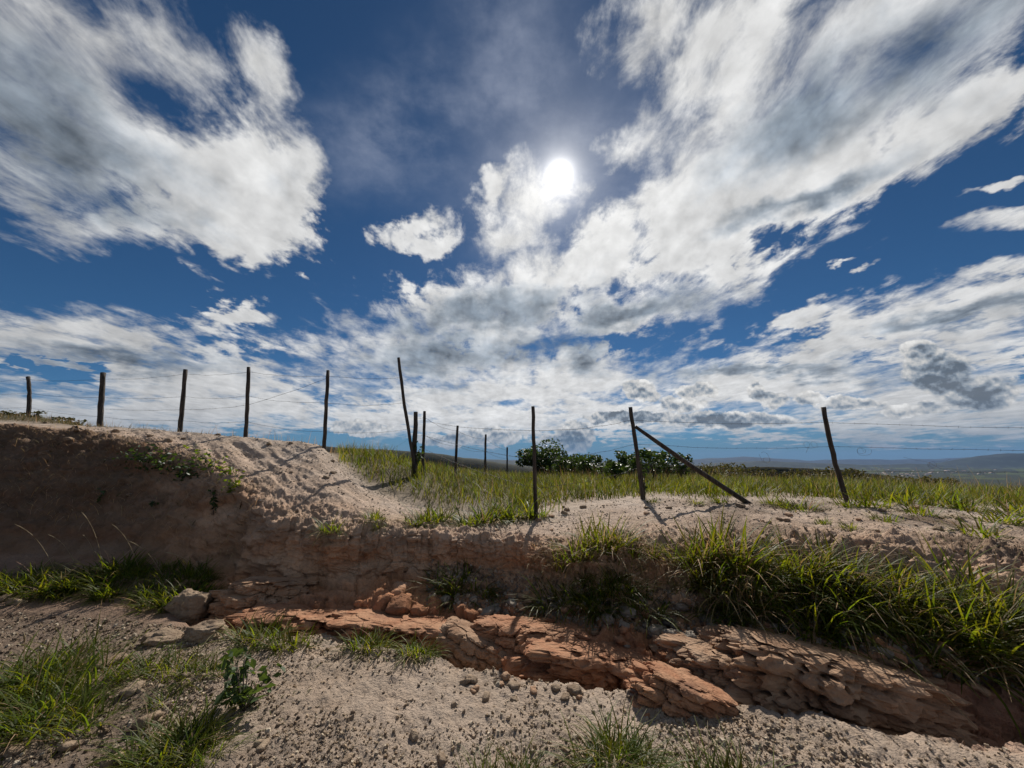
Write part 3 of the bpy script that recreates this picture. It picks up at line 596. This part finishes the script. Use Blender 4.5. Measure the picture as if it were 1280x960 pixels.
tag(field('verge_sprigs', 3000, 1.0, 2.1, -300, 420, 11, .03, .10, .004, M_GRASS, lambda p, s, u_: np.clip(fbm(p, 1.6, 3) * 4, 0, 1), .9), 'small sprigs of grass scattered over the dark verge', 'grass', None, 'stuff')
tag(field('bank_weeds', 2600, 5.35, 6.15, -200, 320, 19, .04, .16, .006, M_SCRUB, lambda p, s, u_: np.clip(fbm(p + 9, 1.3, 3) * 5 - .2, 0, 1), 1.4), 'dark weeds clinging to the shaded high bank', 'weeds', None, 'stuff')
tag(field('bank_stubble', 5200, 5.2, 6.2, -200, 330, 12, .05, .26, .0022, M_DRY, None, 1.2), 'dry stems and roots on the shaded high bank', 'roots', None, 'stuff')
# tall bent seed stalks
for (u, v, u2, v2) in [(130, 712, 102, 640), (70, 716, 18, 655), (95, 706, 60, 668), (175, 715, 140, 655), (205, 722, 160, 676), (255, 722, 205, 690), (120, 700, 103, 668), (40, 880, 62, 800), (25, 870, 30, 790), (60, 905, 110, 800)]:
    p, n = hit(u, v)
    if p is None: continue
    t = at(u2, v2, p.y - .1); path = [p.lerp(t, k / 8) + Vector((0, 0, .12 * math.sin(k / 8 * math.pi) * (t - p).length)) for k in range(9)]
    o = empty('grass_stalk', p); tag(o, 'thin dry seed stalk arching above the low grass', 'grass', 'tall seed stalks'); tube_obj('stem', path, [.0025 - .0001 * k for k in range(9)], M_DRY, o, 4); tube_obj('seed_head', path[-3:], [.003, .005, .001], M_DRY, o, 5)

# ------------------------------------------------------------------ leafy plants
def leaf_cloud(n, fn, size, seed, tone=(.6, 1.3)):
    g = np.random.default_rng(seed); c0 = fn(g, n); n = len(c0)
    a = g.normal(size=(n, 3)); a[:, 2] = a[:, 2] * .5 + .1; a /= np.linalg.norm(a, axis=1)[:, None]; b = np.cross(a, g.normal(size=(n, 3))); b /= np.linalg.norm(b, axis=1)[:, None]
    s = size * g.uniform(.6, 1.4, (n, 1)); nn = np.cross(a, b)
    Vv = np.stack([c0 - a * s, c0 + b * s * .55 + nn * s * .12, c0 + a * s, c0 - b * s * .55 + nn * s * .12], 1).reshape(-1, 3)
    return Vv, np.arange(4 * n).reshape(-1, 4), np.repeat(g.uniform(*tone, (n, 1)) * np.ones((1, 3)), 4, axis=0)
def crown(rx, ry, rz, zc, lumps, seed):
    g0 = np.random.default_rng(seed); cs = g0.normal(size=(lumps, 3)); cs /= np.linalg.norm(cs, axis=1)[:, None]; cs *= g0.uniform(.35, .85, (lumps, 1)); rs = g0.uniform(.2, .42, lumps)
    def fn(g, n):
        k = g.integers(0, lumps, n); d_ = g.normal(size=(n, 3)); d_ /= np.linalg.norm(d_, axis=1)[:, None]
        return (cs[k] + d_ * (rs[k] * g.uniform(.4, 1, n) ** .5)[:, None]) * np.array((rx, ry, rz)) + np.array((0, 0, zc))
    return fn, cs * np.array((rx, ry, rz)) + np.array((0, 0, zc))
def shrub(name, label, cat, group, loc, rx, rz, zc, nleaf, size, lumps, seed, mat):
    o = empty(name, loc); tag(o, label, cat, group); fn, cs = crown(rx, rx * .8, rz, zc, lumps, seed)
    Vv, Fv, to = leaf_cloud(nleaf, fn, size, seed); me = mesh_np('crown', Vv, Fv, 4, False); addcol(me, 'tone', to); link('crown', me, mat, o)
    Vt, Ft_ = [], []
    for c0 in cs[:8]:
        c0 = Vector(c0); q_, fq = tube([Vector((0, 0, -.1)), Vector((c0.x * .2, c0.y * .2, zc * .4)), c0], [.03 * rx + .012, .02 * rx + .008, .006], 5); o0 = len(Vt); Vt += q_; Ft_ += [tuple(i_ + o0 for i_ in f_) for f_ in fq]
    m2 = bpy.data.meshes.new('trunk'); m2.from_pydata(Vt, [], Ft_); link('trunk', m2, M_BARK, o); return o
def onxy(u, y): return down(y * (u - 640) / 470, y)[0]
shrub('bushy_tree', 'dark rounded bushy tree rising behind the meadow grass', 'tree', None, onxy(676, 19), 1.55, .9, 1.05, 3800, .07, 26, 1, M_LEAF)
shrub('bushy_tree', 'low dark tree with a flat crown beside the rounded bushy tree', 'tree', None, onxy(716, 20), 1.1, .55, .75, 1500, .085, 16, 2, M_LEAF)
random.seed(5)
for k, (u, y, h) in enumerate([(700, 16, .75), (735, 16, .8), (752, 17, .9), (772, 15, .95), (800, 13, .95), (815, 14, 1.0), (832, 15, 1.05), (846, 14, .95), (765, 12, .6), (690, 18, .9), (722, 18, .9), (742, 18, 1.0), (785, 17, 1.0), (822, 18, 1.0)]):
    shrub('leafy_shrub', ('tall' if h > .85 else 'low') + ' broad leaved dark shrub ' + ('beside the rounded bushy tree' if u < 745 else 'behind the braced post' if u < 812 else 'behind the leaning brace pole'), 'shrub', 'shrubs behind the fence', onxy(u, y), .55, h * .55, h * .8, 440, .06, 14, 30 + k, M_LEAF)
for k in range(34):
    u = random.uniform(850, 1180); y = random.uniform(15, 28)
    shrub('low_scrub', 'low dry olive scrub bush at the far edge of the plateau', 'shrub', 'scrub at the plateau edge', onxy(u, y), random.uniform(.6, 1.3), .42, .42, 260, .06, 10, 60 + k, M_SCRUB)
for k in range(14):
    u = random.uniform(-60, 360); y = random.uniform(11.5, 13)
    shrub('low_scrub', 'small dark weed bush just behind the crest of the high bank', 'shrub', 'weeds behind the crest', onxy(u, y), .4, .14, .08, 120, .04, 7, 90 + k, M_SCRUB)
shrub('climbing_vine', 'dark leafy vine climbing the braced fence post', 'vine', None, onxy(801, 6.78) , .07, .38, .45, 60, .035, 8, 131, M_LEAF)
shrub('climbing_vine', 'dark leafy vine wrapped round the leaning corner post', 'vine', None, onxy(522, 8.55), .12, .5, .6, 80, .04, 8, 132, M_LEAF)
# creeping plants on the face of the high bank, and the dark plant in the gravel
def sprawl(name, label, pts, n, size, spread, mat, seed):
    g = np.random.default_rng(seed); P3 = [hit(u, v) for u, v in pts]; P3 = [(p, nn) for p, nn in P3 if p is not None]; o = empty(name, P3[0][0]); tag(o, label, 'plant')
    base = P3[0][0]; path = [p + nn * .03 for p, nn in P3]; tube_obj('stem', path, [.005] * len(path), M_BARK, o, 5)
    arr = np.array([tuple(p + nn * .05 - base) for p, nn in P3])
    def fn(g_, m_):
        k = g_.random(m_) * (len(arr) - 1); i_ = k.astype(int); f = (k - i_)[:, None]; return arr[i_] * (1 - f) + arr[np.minimum(i_ + 1, len(arr) - 1)] * f + g_.normal(size=(m_, 3)) * spread * np.array((1, .5, .8))
    Vv, Fv, to = leaf_cloud(n, fn, size, seed); me = mesh_np('leaves', Vv, Fv, 4, False); addcol(me, 'tone', to); link('leaves', me, mat, o)
sprawl('creeper', 'leafy creeper trailing across the upper face of the shaded bank', [(165, 570), (190, 575), (215, 585), (240, 590), (262, 585)], 420, .035, .12, M_LEAF, 1)
sprawl('creeper', 'creeper spilling over the sunlit edge of the high bank', [(240, 560), (262, 580), (278, 590), (292, 604), (300, 610)], 170, .035, .08, M_GRASS, 2)
sprawl('hanging_weed', 'narrow dark weed hanging down the pale bank wall', [(266, 615), (267, 630), (266, 645)], 46, .03, .025, M_LEAF, 3)
sprawl('hanging_weed', 'small dark weed rooted in the brown bank wall', [(128, 608), (126, 620), (122, 628)], 24, .03, .025, M_LEAF, 4)
sprawl('hanging_weed', 'tiny dark weed low on the bank wall', [(190, 628), (189, 636)], 16, .03, .03, M_LEAF, 5)
p, n = hit(303, 888); o = empty('weed_plant', p); tag(o, 'dark broad leaved weed casting shade on the gravel', 'plant')
fn, cs = crown(.22, .16, .17, .16, 16, 77); Vv, Fv, to = leaf_cloud(150, fn, .034, 77); me = mesh_np('leaves', Vv, Fv, 4, False); addcol(me, 'tone', to); link('leaves', me, M_WEED, o)
for c0 in cs[:14]: tube_obj('stem', [p + Vector((0, 0, -.02)), p + Vector(c0) * .5, p + Vector(c0)], [.005, .004, .002], M_BARK, o, 5)

# ------------------------------------------------------------------ rocks
import bmesh
def rock_mesh(name, dims, seed, sub=4, lump=.35, strat=0., nl=5, dip=(0, 0, 1), sharp=3.2, rough=.05):
    bm = bmesh.new(); bmesh.ops.create_icosphere(bm, subdivisions=sub, radius=1); me = bpy.data.meshes.new(name); bm.to_mesh(me); bm.free()
    v = np.zeros(len(me.vertices) * 3, np.float32); me.vertices.foreach_get('co', v); v = v.reshape(-1, 3).astype(float)
    v /= ((np.abs(v) ** sharp).sum(1) ** (1 / sharp))[:, None]                 # blocky
    n = fbm(v + seed * 3.7, 1.1, 4, .55); cr = fbm(v + seed, 1.6, 3, .5, True)
    s = 1 + lump * n - .12 * np.clip(cr - .55, 0, 1)
    if strat:
        h = v @ np.array(dip) * nl + .8 * fbm(v + seed * 1.3, 1.2, 3); fr = np.abs((h % 1) - .5) * 2
        lay = np.array([math.sin(k * 12.9 + seed) for k in np.floor(h)]); s = s + strat * (.5 * lay - .55 * np.clip(fr - .72, 0, 1) * 3.)
    v = v * s[:, None]; v = v * np.array(dims) + (fbm(v * np.array(dims) * 11 + seed, 1., 4, .6)[:, None] * rough * min(dims) * 2 + fbm(v * np.array(dims) * 4 + seed, (1, 1, 3), 3, .5, True)[:, None] * rough * min(dims)) * v
    me.vertices.foreach_set('co', v.astype(np.float32).ravel()); me.polygons.foreach_set('use_smooth', [sub > 2] * len(me.polygons)); me.update(); return me
def outcrop(u, v, wpx, hpx, rot, label, mat, seed, strat=.10, nl=6, dip=(.12, -.05, 1), deep=1.0, sub=5, lift=.0):
    p, n = hit(u, v)
    if p is None: return
    k = p.y / F; me = rock_mesh('rock_outcrop', (wpx * k / 2, wpx * k * .36 * deep, hpx * k * .62), seed, sub, .28, strat, nl, dip)
    o = link('rock_outcrop', me, mat, None, p + Vector((0, 0, lift))); o.rotation_euler = (0, R(rot), R(random.uniform(-8, 8))); tag(o, label, 'rock')
def stack(u, v, wpx, hpx, nl, rot, label, mat, seed, deep=.34, sink=.55, taper=.3, split=3):
    p, n = hit(u, v)
    if p is None: return
    g = random.Random(seed); k = p.y / F; W_, H_ = wpx * k, hpx * k; o = empty('rock_outcrop', p - Vector((0, 0, H_ * sink))); tag(o, label, 'rock'); o.rotation_euler = (0, R(rot), R(g.uniform(-6, 6)))
    for i_ in range(nl):
        f = i_ / max(1, nl - 1); w = W_ * (1 - taper * abs(f - .45) * 2) * g.uniform(.86, 1.); m_ = g.randint(max(1, split - 1), split); cuts = sorted([g.uniform(.15, .85) for _ in range(m_ - 1)]); cuts = [0] + cuts + [1]
        for a_, b_ in zip(cuts[:-1], cuts[1:]):
            ww = w * (b_ - a_); th_ = H_ / nl
            if ww < .02: continue
            me = rock_mesh('slab', (ww * .54, W_ * deep * g.uniform(.8, 1.05), th_ * g.uniform(.58, .78)), seed * 9 + i_ * 3.1 + a_ * 7, 4, .26, .05, 2, (.1, -.2, 1), 4.2, .2)
            q_ = link('slab', me, mat, o, (w * ((a_ + b_) / 2 - .5) + g.uniform(-.04, .04) * W_, W_ * .04 * i_ * g.uniform(.6, 1.3) + g.uniform(-.03, .03) * W_, H_ * (f * .9) )); q_.rotation_euler = (R(g.uniform(-5, 5)), R(g.uniform(-4, 4)), R(g.uniform(-10, 10)))
def ledge_mesh(name, dims, seed, nl, dip, sub=6):
    bm = bmesh.new(); bmesh.ops.create_icosphere(bm, subdivisions=sub, radius=1); me = bpy.data.meshes.new(name); bm.to_mesh(me); bm.free()
    v = np.zeros(len(me.vertices) * 3, np.float32); me.vertices.foreach_get('co', v); v = v.reshape(-1, 3).astype(float)
    v /= ((np.abs(v) ** 5.).sum(1) ** (1 / 5.))[:, None]; d_ = np.array(dims); pm = v * d_
    wv = fbm(pm + seed, 4., 4, .55); h = v[:, 2] * nl * .5 + v[:, 0] * dip * nl * .5 + wv * .7 + seed; lay = np.floor(h); fr = h - lay
    g_ = np.sin(lay * 12.9898 + seed * 3.1) * 43758.5453; g_ -= np.floor(g_)
    s_ = .80 + .24 * g_ - .25 * np.exp(-fr / .06) - .13 * np.exp(-(1 - fr) / .05) + .10 * fbm(pm + seed * 2, 2.2, 3)       # beds of unequal reach with worn joints between
    hb, kb, _ = blocks(pm + np.c_[wv, wv, wv] * .03 + lay[:, None] * np.array((.37, .11, 0)), (5.2, 6., 3.), seed); s_ += .12 * hb - .13 * kb
    hb, kb, _ = blocks(pm + np.c_[wv, -wv, wv] * .02, (15., 15., 24.), seed + 5); s_ += .04 * hb - .04 * kb
    v = v * np.c_[s_, s_, .86 + .14 * s_ ] * d_; v += (fbm(v + 3, 30., 3, .6)[:, None]) * .006 * v / (np.linalg.norm(v, axis=1)[:, None] + 1e-6)
    me.vertices.foreach_set('co', v.astype(np.float32).ravel()); me.polygons.foreach_set('use_smooth', [False] * len(me.polygons)); me.update(); return me
def ledge(u, v, wpx, hpx, rot, label, mat, seed, nl=6, dip=.15, deep=.3, lift=.0, yaw=0):
    p, n = hit(u, v)
    if p is None: return
    k = p.y / F; me = ledge_mesh('rock_ledge', (wpx * k / 2, wpx * k * deep, hpx * k * .62), seed, nl, dip)
    o = link('rock_ledge', me, mat, None, p + Vector((0, .02, lift))); o.rotation_euler = (R(-6), R(rot), R(yaw)); tag(o, label, 'rock')
ledge(1025, 876, 235, 92, 9, 'large layered tan rock slab jutting over the gully wash', M_TAN, 3.3, 7, .12, .26, -.05, -6)
ledge(925, 842, 170, 50, 9, 'flat tan rock ledge behind the large layered slab', M_TAN, 4.7, 5, .1, .26, -.07, -8)
ledge(852, 872, 120, 48, 15, 'cracked red rock lump on the gravel side of the gully', M_RED, 5.1, 6, .2, .3, -.06, -12)
ledge(768, 838, 190, 56, 6, 'long layered red rock ledge in the middle of the gully', M_RED, 6.4, 6, .1, .24, -.10, -8)
ledge(692, 822, 110, 66, 5, 'rounded red rock nose hanging over the gully bed', M_RED, 7.2, 5, .15, .34, -.09, 0)
ledge(640, 790, 110, 36, 2, 'orange rock hump above the rounded red nose', M_RED, 8.6, 5, .1, .3, -.09, -5)
ledge(590, 818, 84, 40, 18, 'broken brown rock leaning towards the gravel road', M_TAN, 9.9, 5, .2, .34, -.02, -10)
ledge(505, 778, 170, 40, 3, 'flat tan rock plate between shelf and rubble', M_RED, 12.3, 5, .1, .26, -.15, -2)
ledge(395, 768, 190, 46, 2, 'broad brown rock shelf under the tan bank wall', M_RED, 10.5, 5, .08, .26, -.20, 2)
ledge(335, 742, 100, 44, 3, 'cracked brown rock ledge at the foot of the pale wall', M_TAN, 11.7, 5, .1, .3, -.12, 6)
def clod(u, v, w, h, label, seed):
    p, n = hit(u, v); k = p.y / F; me = rock_mesh('earth_block', (w * k / 2, w * k * .42, h * k / 2), seed, 5, .45, .06, 4, (0, .1, 1), 3.4, .13)
    tag(link('earth_block', me, M_PALE, None, p + Vector((0, 0, h * k * .22))), label, 'earth block')
clod(236, 768, 32, 30, 'pale crumbling earth block at the end of the grassy shelf', 14)
for (u, v, h) in [(222, 752, 26), (240, 748, 28), (210, 758, 22), (196, 756, 24), (262, 742, 22)]: tuft(SHORT, u, v, h, 'short green grass tuft behind the crumbling block', 'tufts behind the crumbling block')
clod(258, 794, 34, 16, 'low pale crumbling block fallen beside the gully head', 15)
clod(205, 802, 30, 9, 'flat broken crust of earth below the crumbling blocks', 18)
STM = [rock_mesh('loose_stone', (1, .8, .62), 100 + s, 3, .55, sharp=3.4, rough=.22) for s in range(8)]
def stone(u, v, px, label, group, mat):
    p, n = hit(u, v)
    if p is None: return
    if 'clod' in label and n.z < .8: return
    s = px * p.length / 520 / 2; me = STMM[mat.name][random.randrange(8)]; o = link('loose_stone', me, None, None, p + Vector((0, 0, s * .22)))
    o.scale = (s * random.uniform(.9, 1.35), s * random.uniform(.8, 1.1), s * random.uniform(.7, 1.05)); o.rotation_euler = (random.uniform(-.3, .3), random.uniform(-.3, .3), random.random() * 6.28); tag(o, spot(label, u, v, 'larger' if px > 10 else 'tiny') if 690 < v < 880 and u > 280 else label, 'stone', group)
STMM = {}
for mt in (M_STONE, M_TAN, M_PALE, M_RED):
    STMM[mt.name] = [];
    for m_ in STM: c_ = m_.copy(); c_.materials.append(mt); STMM[mt.name].append(c_)
random.seed(11)
for (u, v, px) in [(905, 801, 34), (840, 796, 22), (820, 790, 16), (785, 768, 18), (760, 775, 14), (850, 795, 18), (862, 800, 22), (880, 797, 18), (838, 780, 18), (852, 760, 14), (555, 752, 16), (615, 762, 14), (640, 755, 12), (622, 766, 12), (609, 768, 14), (490, 790, 26), (500, 786, 18), (640, 795, 14)]:
    stone(u, v, px, 'rounded grey stone resting on the rubble below the bank', 'stones on the gully rubble', M_STONE)
for k in range(90): mt_ = random.choice((M_STONE, M_TAN, M_RED)); u = random.uniform(560, 1240); stone(u, 745 + (u - 560) * .12 + random.uniform(-14, 40), random.uniform(6, 13), mt_.name.split('_')[0] + ' stone in the rubble strip', 'rubble stones', mt_)
for k in range(34): mt_ = random.choice((M_PALE, M_TAN)); stone(random.uniform(580, 960), 0 + random.uniform(838, 876), random.uniform(6, 14), mt_.name.split('_')[0] + ' stone on the gravel edge', 'stones on the gravel edge', mt_)
for (u, v, px) in [(137, 832, 15), (165, 865, 14), (185, 905, 16), (232, 846, 9), (20, 940, 12), (140, 955, 12), (85, 935, 12), (328, 930, 10), (328, 935, 10), (517, 922, 12), (552, 950, 12), (434, 952, 10), (195, 800, 14), (210, 800, 16), (20, 755, 10), (5, 750, 9)]:
    stone(u, v, px, 'pale stone lying loose on the road verge', 'stones on the verge', M_PALE)
for k in range(60): stone(random.uniform(0, 420), random.uniform(525, 560) if k < 40 else random.uniform(560, 640), random.uniform(3, 7), 'small pale clod on the crest of the high bank', 'clods on the crest', M_PALE)
for k in range(50): stone(random.uniform(440, 1200), random.uniform(632, 676), random.uniform(3, 8), 'small pale clod on the sandy plateau', 'clods on the plateau', random.choice((M_PALE, M_TAN)))
# gravel
def gravel(name, n, smin, smax, umin, umax, seed, lo, hi, mats, keep=None):
    p, s, u_, g = scatter(n, smin, smax, umin, umax, seed, 12)
    if keep is not None: k = keep(p, s, u_) > g.random(len(p)); p = p[k]
    n = len(p); sz = lo * (hi / lo) ** (g.random(n) ** 2.2)
    cube = np.array([(-1, -1, -1), (1, -1, -1), (1, 1, -1), (-1, 1, -1), (-1, -1, 1), (1, -1, 1), (1, 1, 1), (-1, 1, 1)]) * .5
    Vv = cube[None] * g.uniform(.55, 1.25, (n, 8, 3)); Vv[:, 4:, :2] *= .7; Vv *= np.array((1, .85, .7)); th = g.random(n) * 6.28; c0, s0 = np.cos(th)[:, None], np.sin(th)[:, None]
    x = Vv[..., 0] * c0 - Vv[..., 1] * s0; y = Vv[..., 0] * s0 + Vv[..., 1] * c0; tl = g.normal(0, .35, (n, 1)); z = Vv[..., 2] + x * tl
    Vv = np.stack([x, y, z], -1) * sz[:, None, None] + p[:, None, :] + np.array((0, 0, .2)) * sz[:, None, None]
    fq = np.array([(0, 3, 2, 1), (4, 5, 6, 7), (0, 1, 5, 4), (1, 2, 6, 5), (2, 3, 7, 6), (3, 0, 4, 7)])[None] + (np.arange(n) * 8)[:, None, None]
    me = mesh_np(name, Vv.reshape(-1, 3), fq.reshape(-1, 4), 4, False); pal = np.array(mats); cc_ = pal[g.integers(0, len(pal), n)] * g.uniform(.7, 1.3, (n, 1)); addcol(me, 'soil', np.repeat(cc_, 8, axis=0)); return link(name, me, M_SOIL)
tag(gravel('road_gravel', 60000, 1.25, 2.25, 250, 1500, 1, .0035, .022, [(.46, .37, .27), (.38, .29, .2), (.17, .13, .10), (.52, .44, .34), (.30, .22, .15), (.42, .33, .24)], lambda p, s, u_: np.clip(.45 + 2.2 * fbm(p, 1.2, 4), .06, 1)), 'loose pale and dark gravel spread over the dirt road', 'gravel', None, 'stuff')
tag(gravel('verge_gravel', 15000, 1.1, 2.3, -400, 300, 2, .006, .03, [(.28, .22, .16), (.2, .15, .1), (.14, .1, .075), (.42, .36, .28)]), 'small brown stones scattered over the road verge', 'gravel', None, 'stuff')
tag(gravel('gully_rubble', 9000, 4.2, 5.3, 540, 1500, 3, .008, .045, [(.27, .22, .17), (.2, .15, .11), (.3, .2, .14), (.35, .3, .25)]), 'broken rubble strip at the foot of the bank', 'rubble', None, 'stuff')
tag(gravel('plateau_crumbs', 8000, 6.0, 7.05, 100, 1500, 4, .006, .032, [(.42, .36, .29), (.36, .29, .22), (.47, .41, .34), (.3, .23, .17)]), 'crumbs of pale earth scattered over the plateau and slope', 'crumbs', None, 'stuff')

tag(gravel('road_stones', 1500, 1.2, 2.25, 150, 1500, 21, .014, .038, [(.40, .32, .24), (.30, .23, .17), (.48, .41, .32), (.22, .17, .13)], lambda p, s, u_: np.clip(.4 + 1.8 * fbm(p + 3, 1.5, 3), .05, 1)), 'scattered larger pebbles lying on the dirt road', 'pebbles', None, 'stuff')
tag(field('road_litter', 1500, 1.2, 2.2, 100, 1400, 22, .03, .13, .0018, M_DEAD, lambda p, s, u_: np.clip(.3 + 2 * fbm(p + 6, 1.2, 3), 0, 1), 3.4), 'dead twigs and straws strewn over the dirt road', 'litter', None, 'stuff')
# ------------------------------------------------------------------ houses far down the valley
random.seed(3)
def box(w, d_, h, z0, roof=0):
    v = [(-w, -d_, z0), (w, -d_, z0), (w, d_, z0), (-w, d_, z0), (-w, -d_, z0 + h), (w, -d_, z0 + h), (w, d_, z0 + h), (-w, d_, z0 + h)]
    f = [(0, 1, 5, 4), (1, 2, 6, 5), (2, 3, 7, 6), (3, 0, 4, 7), (4, 5, 6, 7)]
    m_ = bpy.data.meshes.new('walls'); m_.from_pydata(v, [], f); return m_
HW = box(5, 4, 3.6, -1); HW.materials.append(M_WHITE)
HR = bpy.data.meshes.new('roof'); HR.from_pydata([(-5.6, -4.6, 2.5), (5.6, -4.6, 2.5), (5.6, 4.6, 2.5), (-5.6, 4.6, 2.5), (-5.6, 0, 4.6), (5.6, 0, 4.6)], [], [(0, 1, 5, 4), (2, 3, 4, 5), (0, 4, 3), (1, 2, 5), (0, 3, 2, 1)]); HR.materials.append(M_TILE)
for k in range(46):
    y = random.uniform(1300, 2600); x = y * (random.gauss(1140, 45) - 640) / 470; p, _ = down(x, y); o = empty('house', p); tag(o, 'tiny white house in the far valley', 'house', 'houses in the valley')
    link('walls', HW, None, o); link('roof', HR, None, o); o.rotation_euler = (0, 0, random.random() * 3); s = random.uniform(.6, 1.2); o.scale = (s, s, s)

# ------------------------------------------------------------------ air
m, b = new_mat('haze'); m.node_tree.nodes.remove(b); pv = m.node_tree.nodes.new('ShaderNodeVolumePrincipled'); pv.inputs['Color'].default_value = (.30, .52, 1., 1); pv.inputs['Density'].default_value = .000038; pv.inputs['Anisotropy'].default_value = 0.
m.node_tree.links.new(pv.outputs[0], m.node_tree.nodes['Material Output'].inputs['Volume'])
hm = bpy.data.meshes.new('haze'); k = 12500; zb, zt = -85., 300.
hm.from_pydata([(-k, -k, zb), (k, -k, zb), (k, k, zb), (-k, k, zb), (-k, -k, zt), (k, -k, zt), (k, k, zt), (-k, k, zt)], [], [(3, 2, 1, 0), (4, 5, 6, 7), (0, 1, 5, 4), (1, 2, 6, 5), (2, 3, 7, 6), (3, 0, 4, 7)])
tag(link('haze', hm, m), 'thin blue haze over the far valley', 'haze', None, 'stuff')
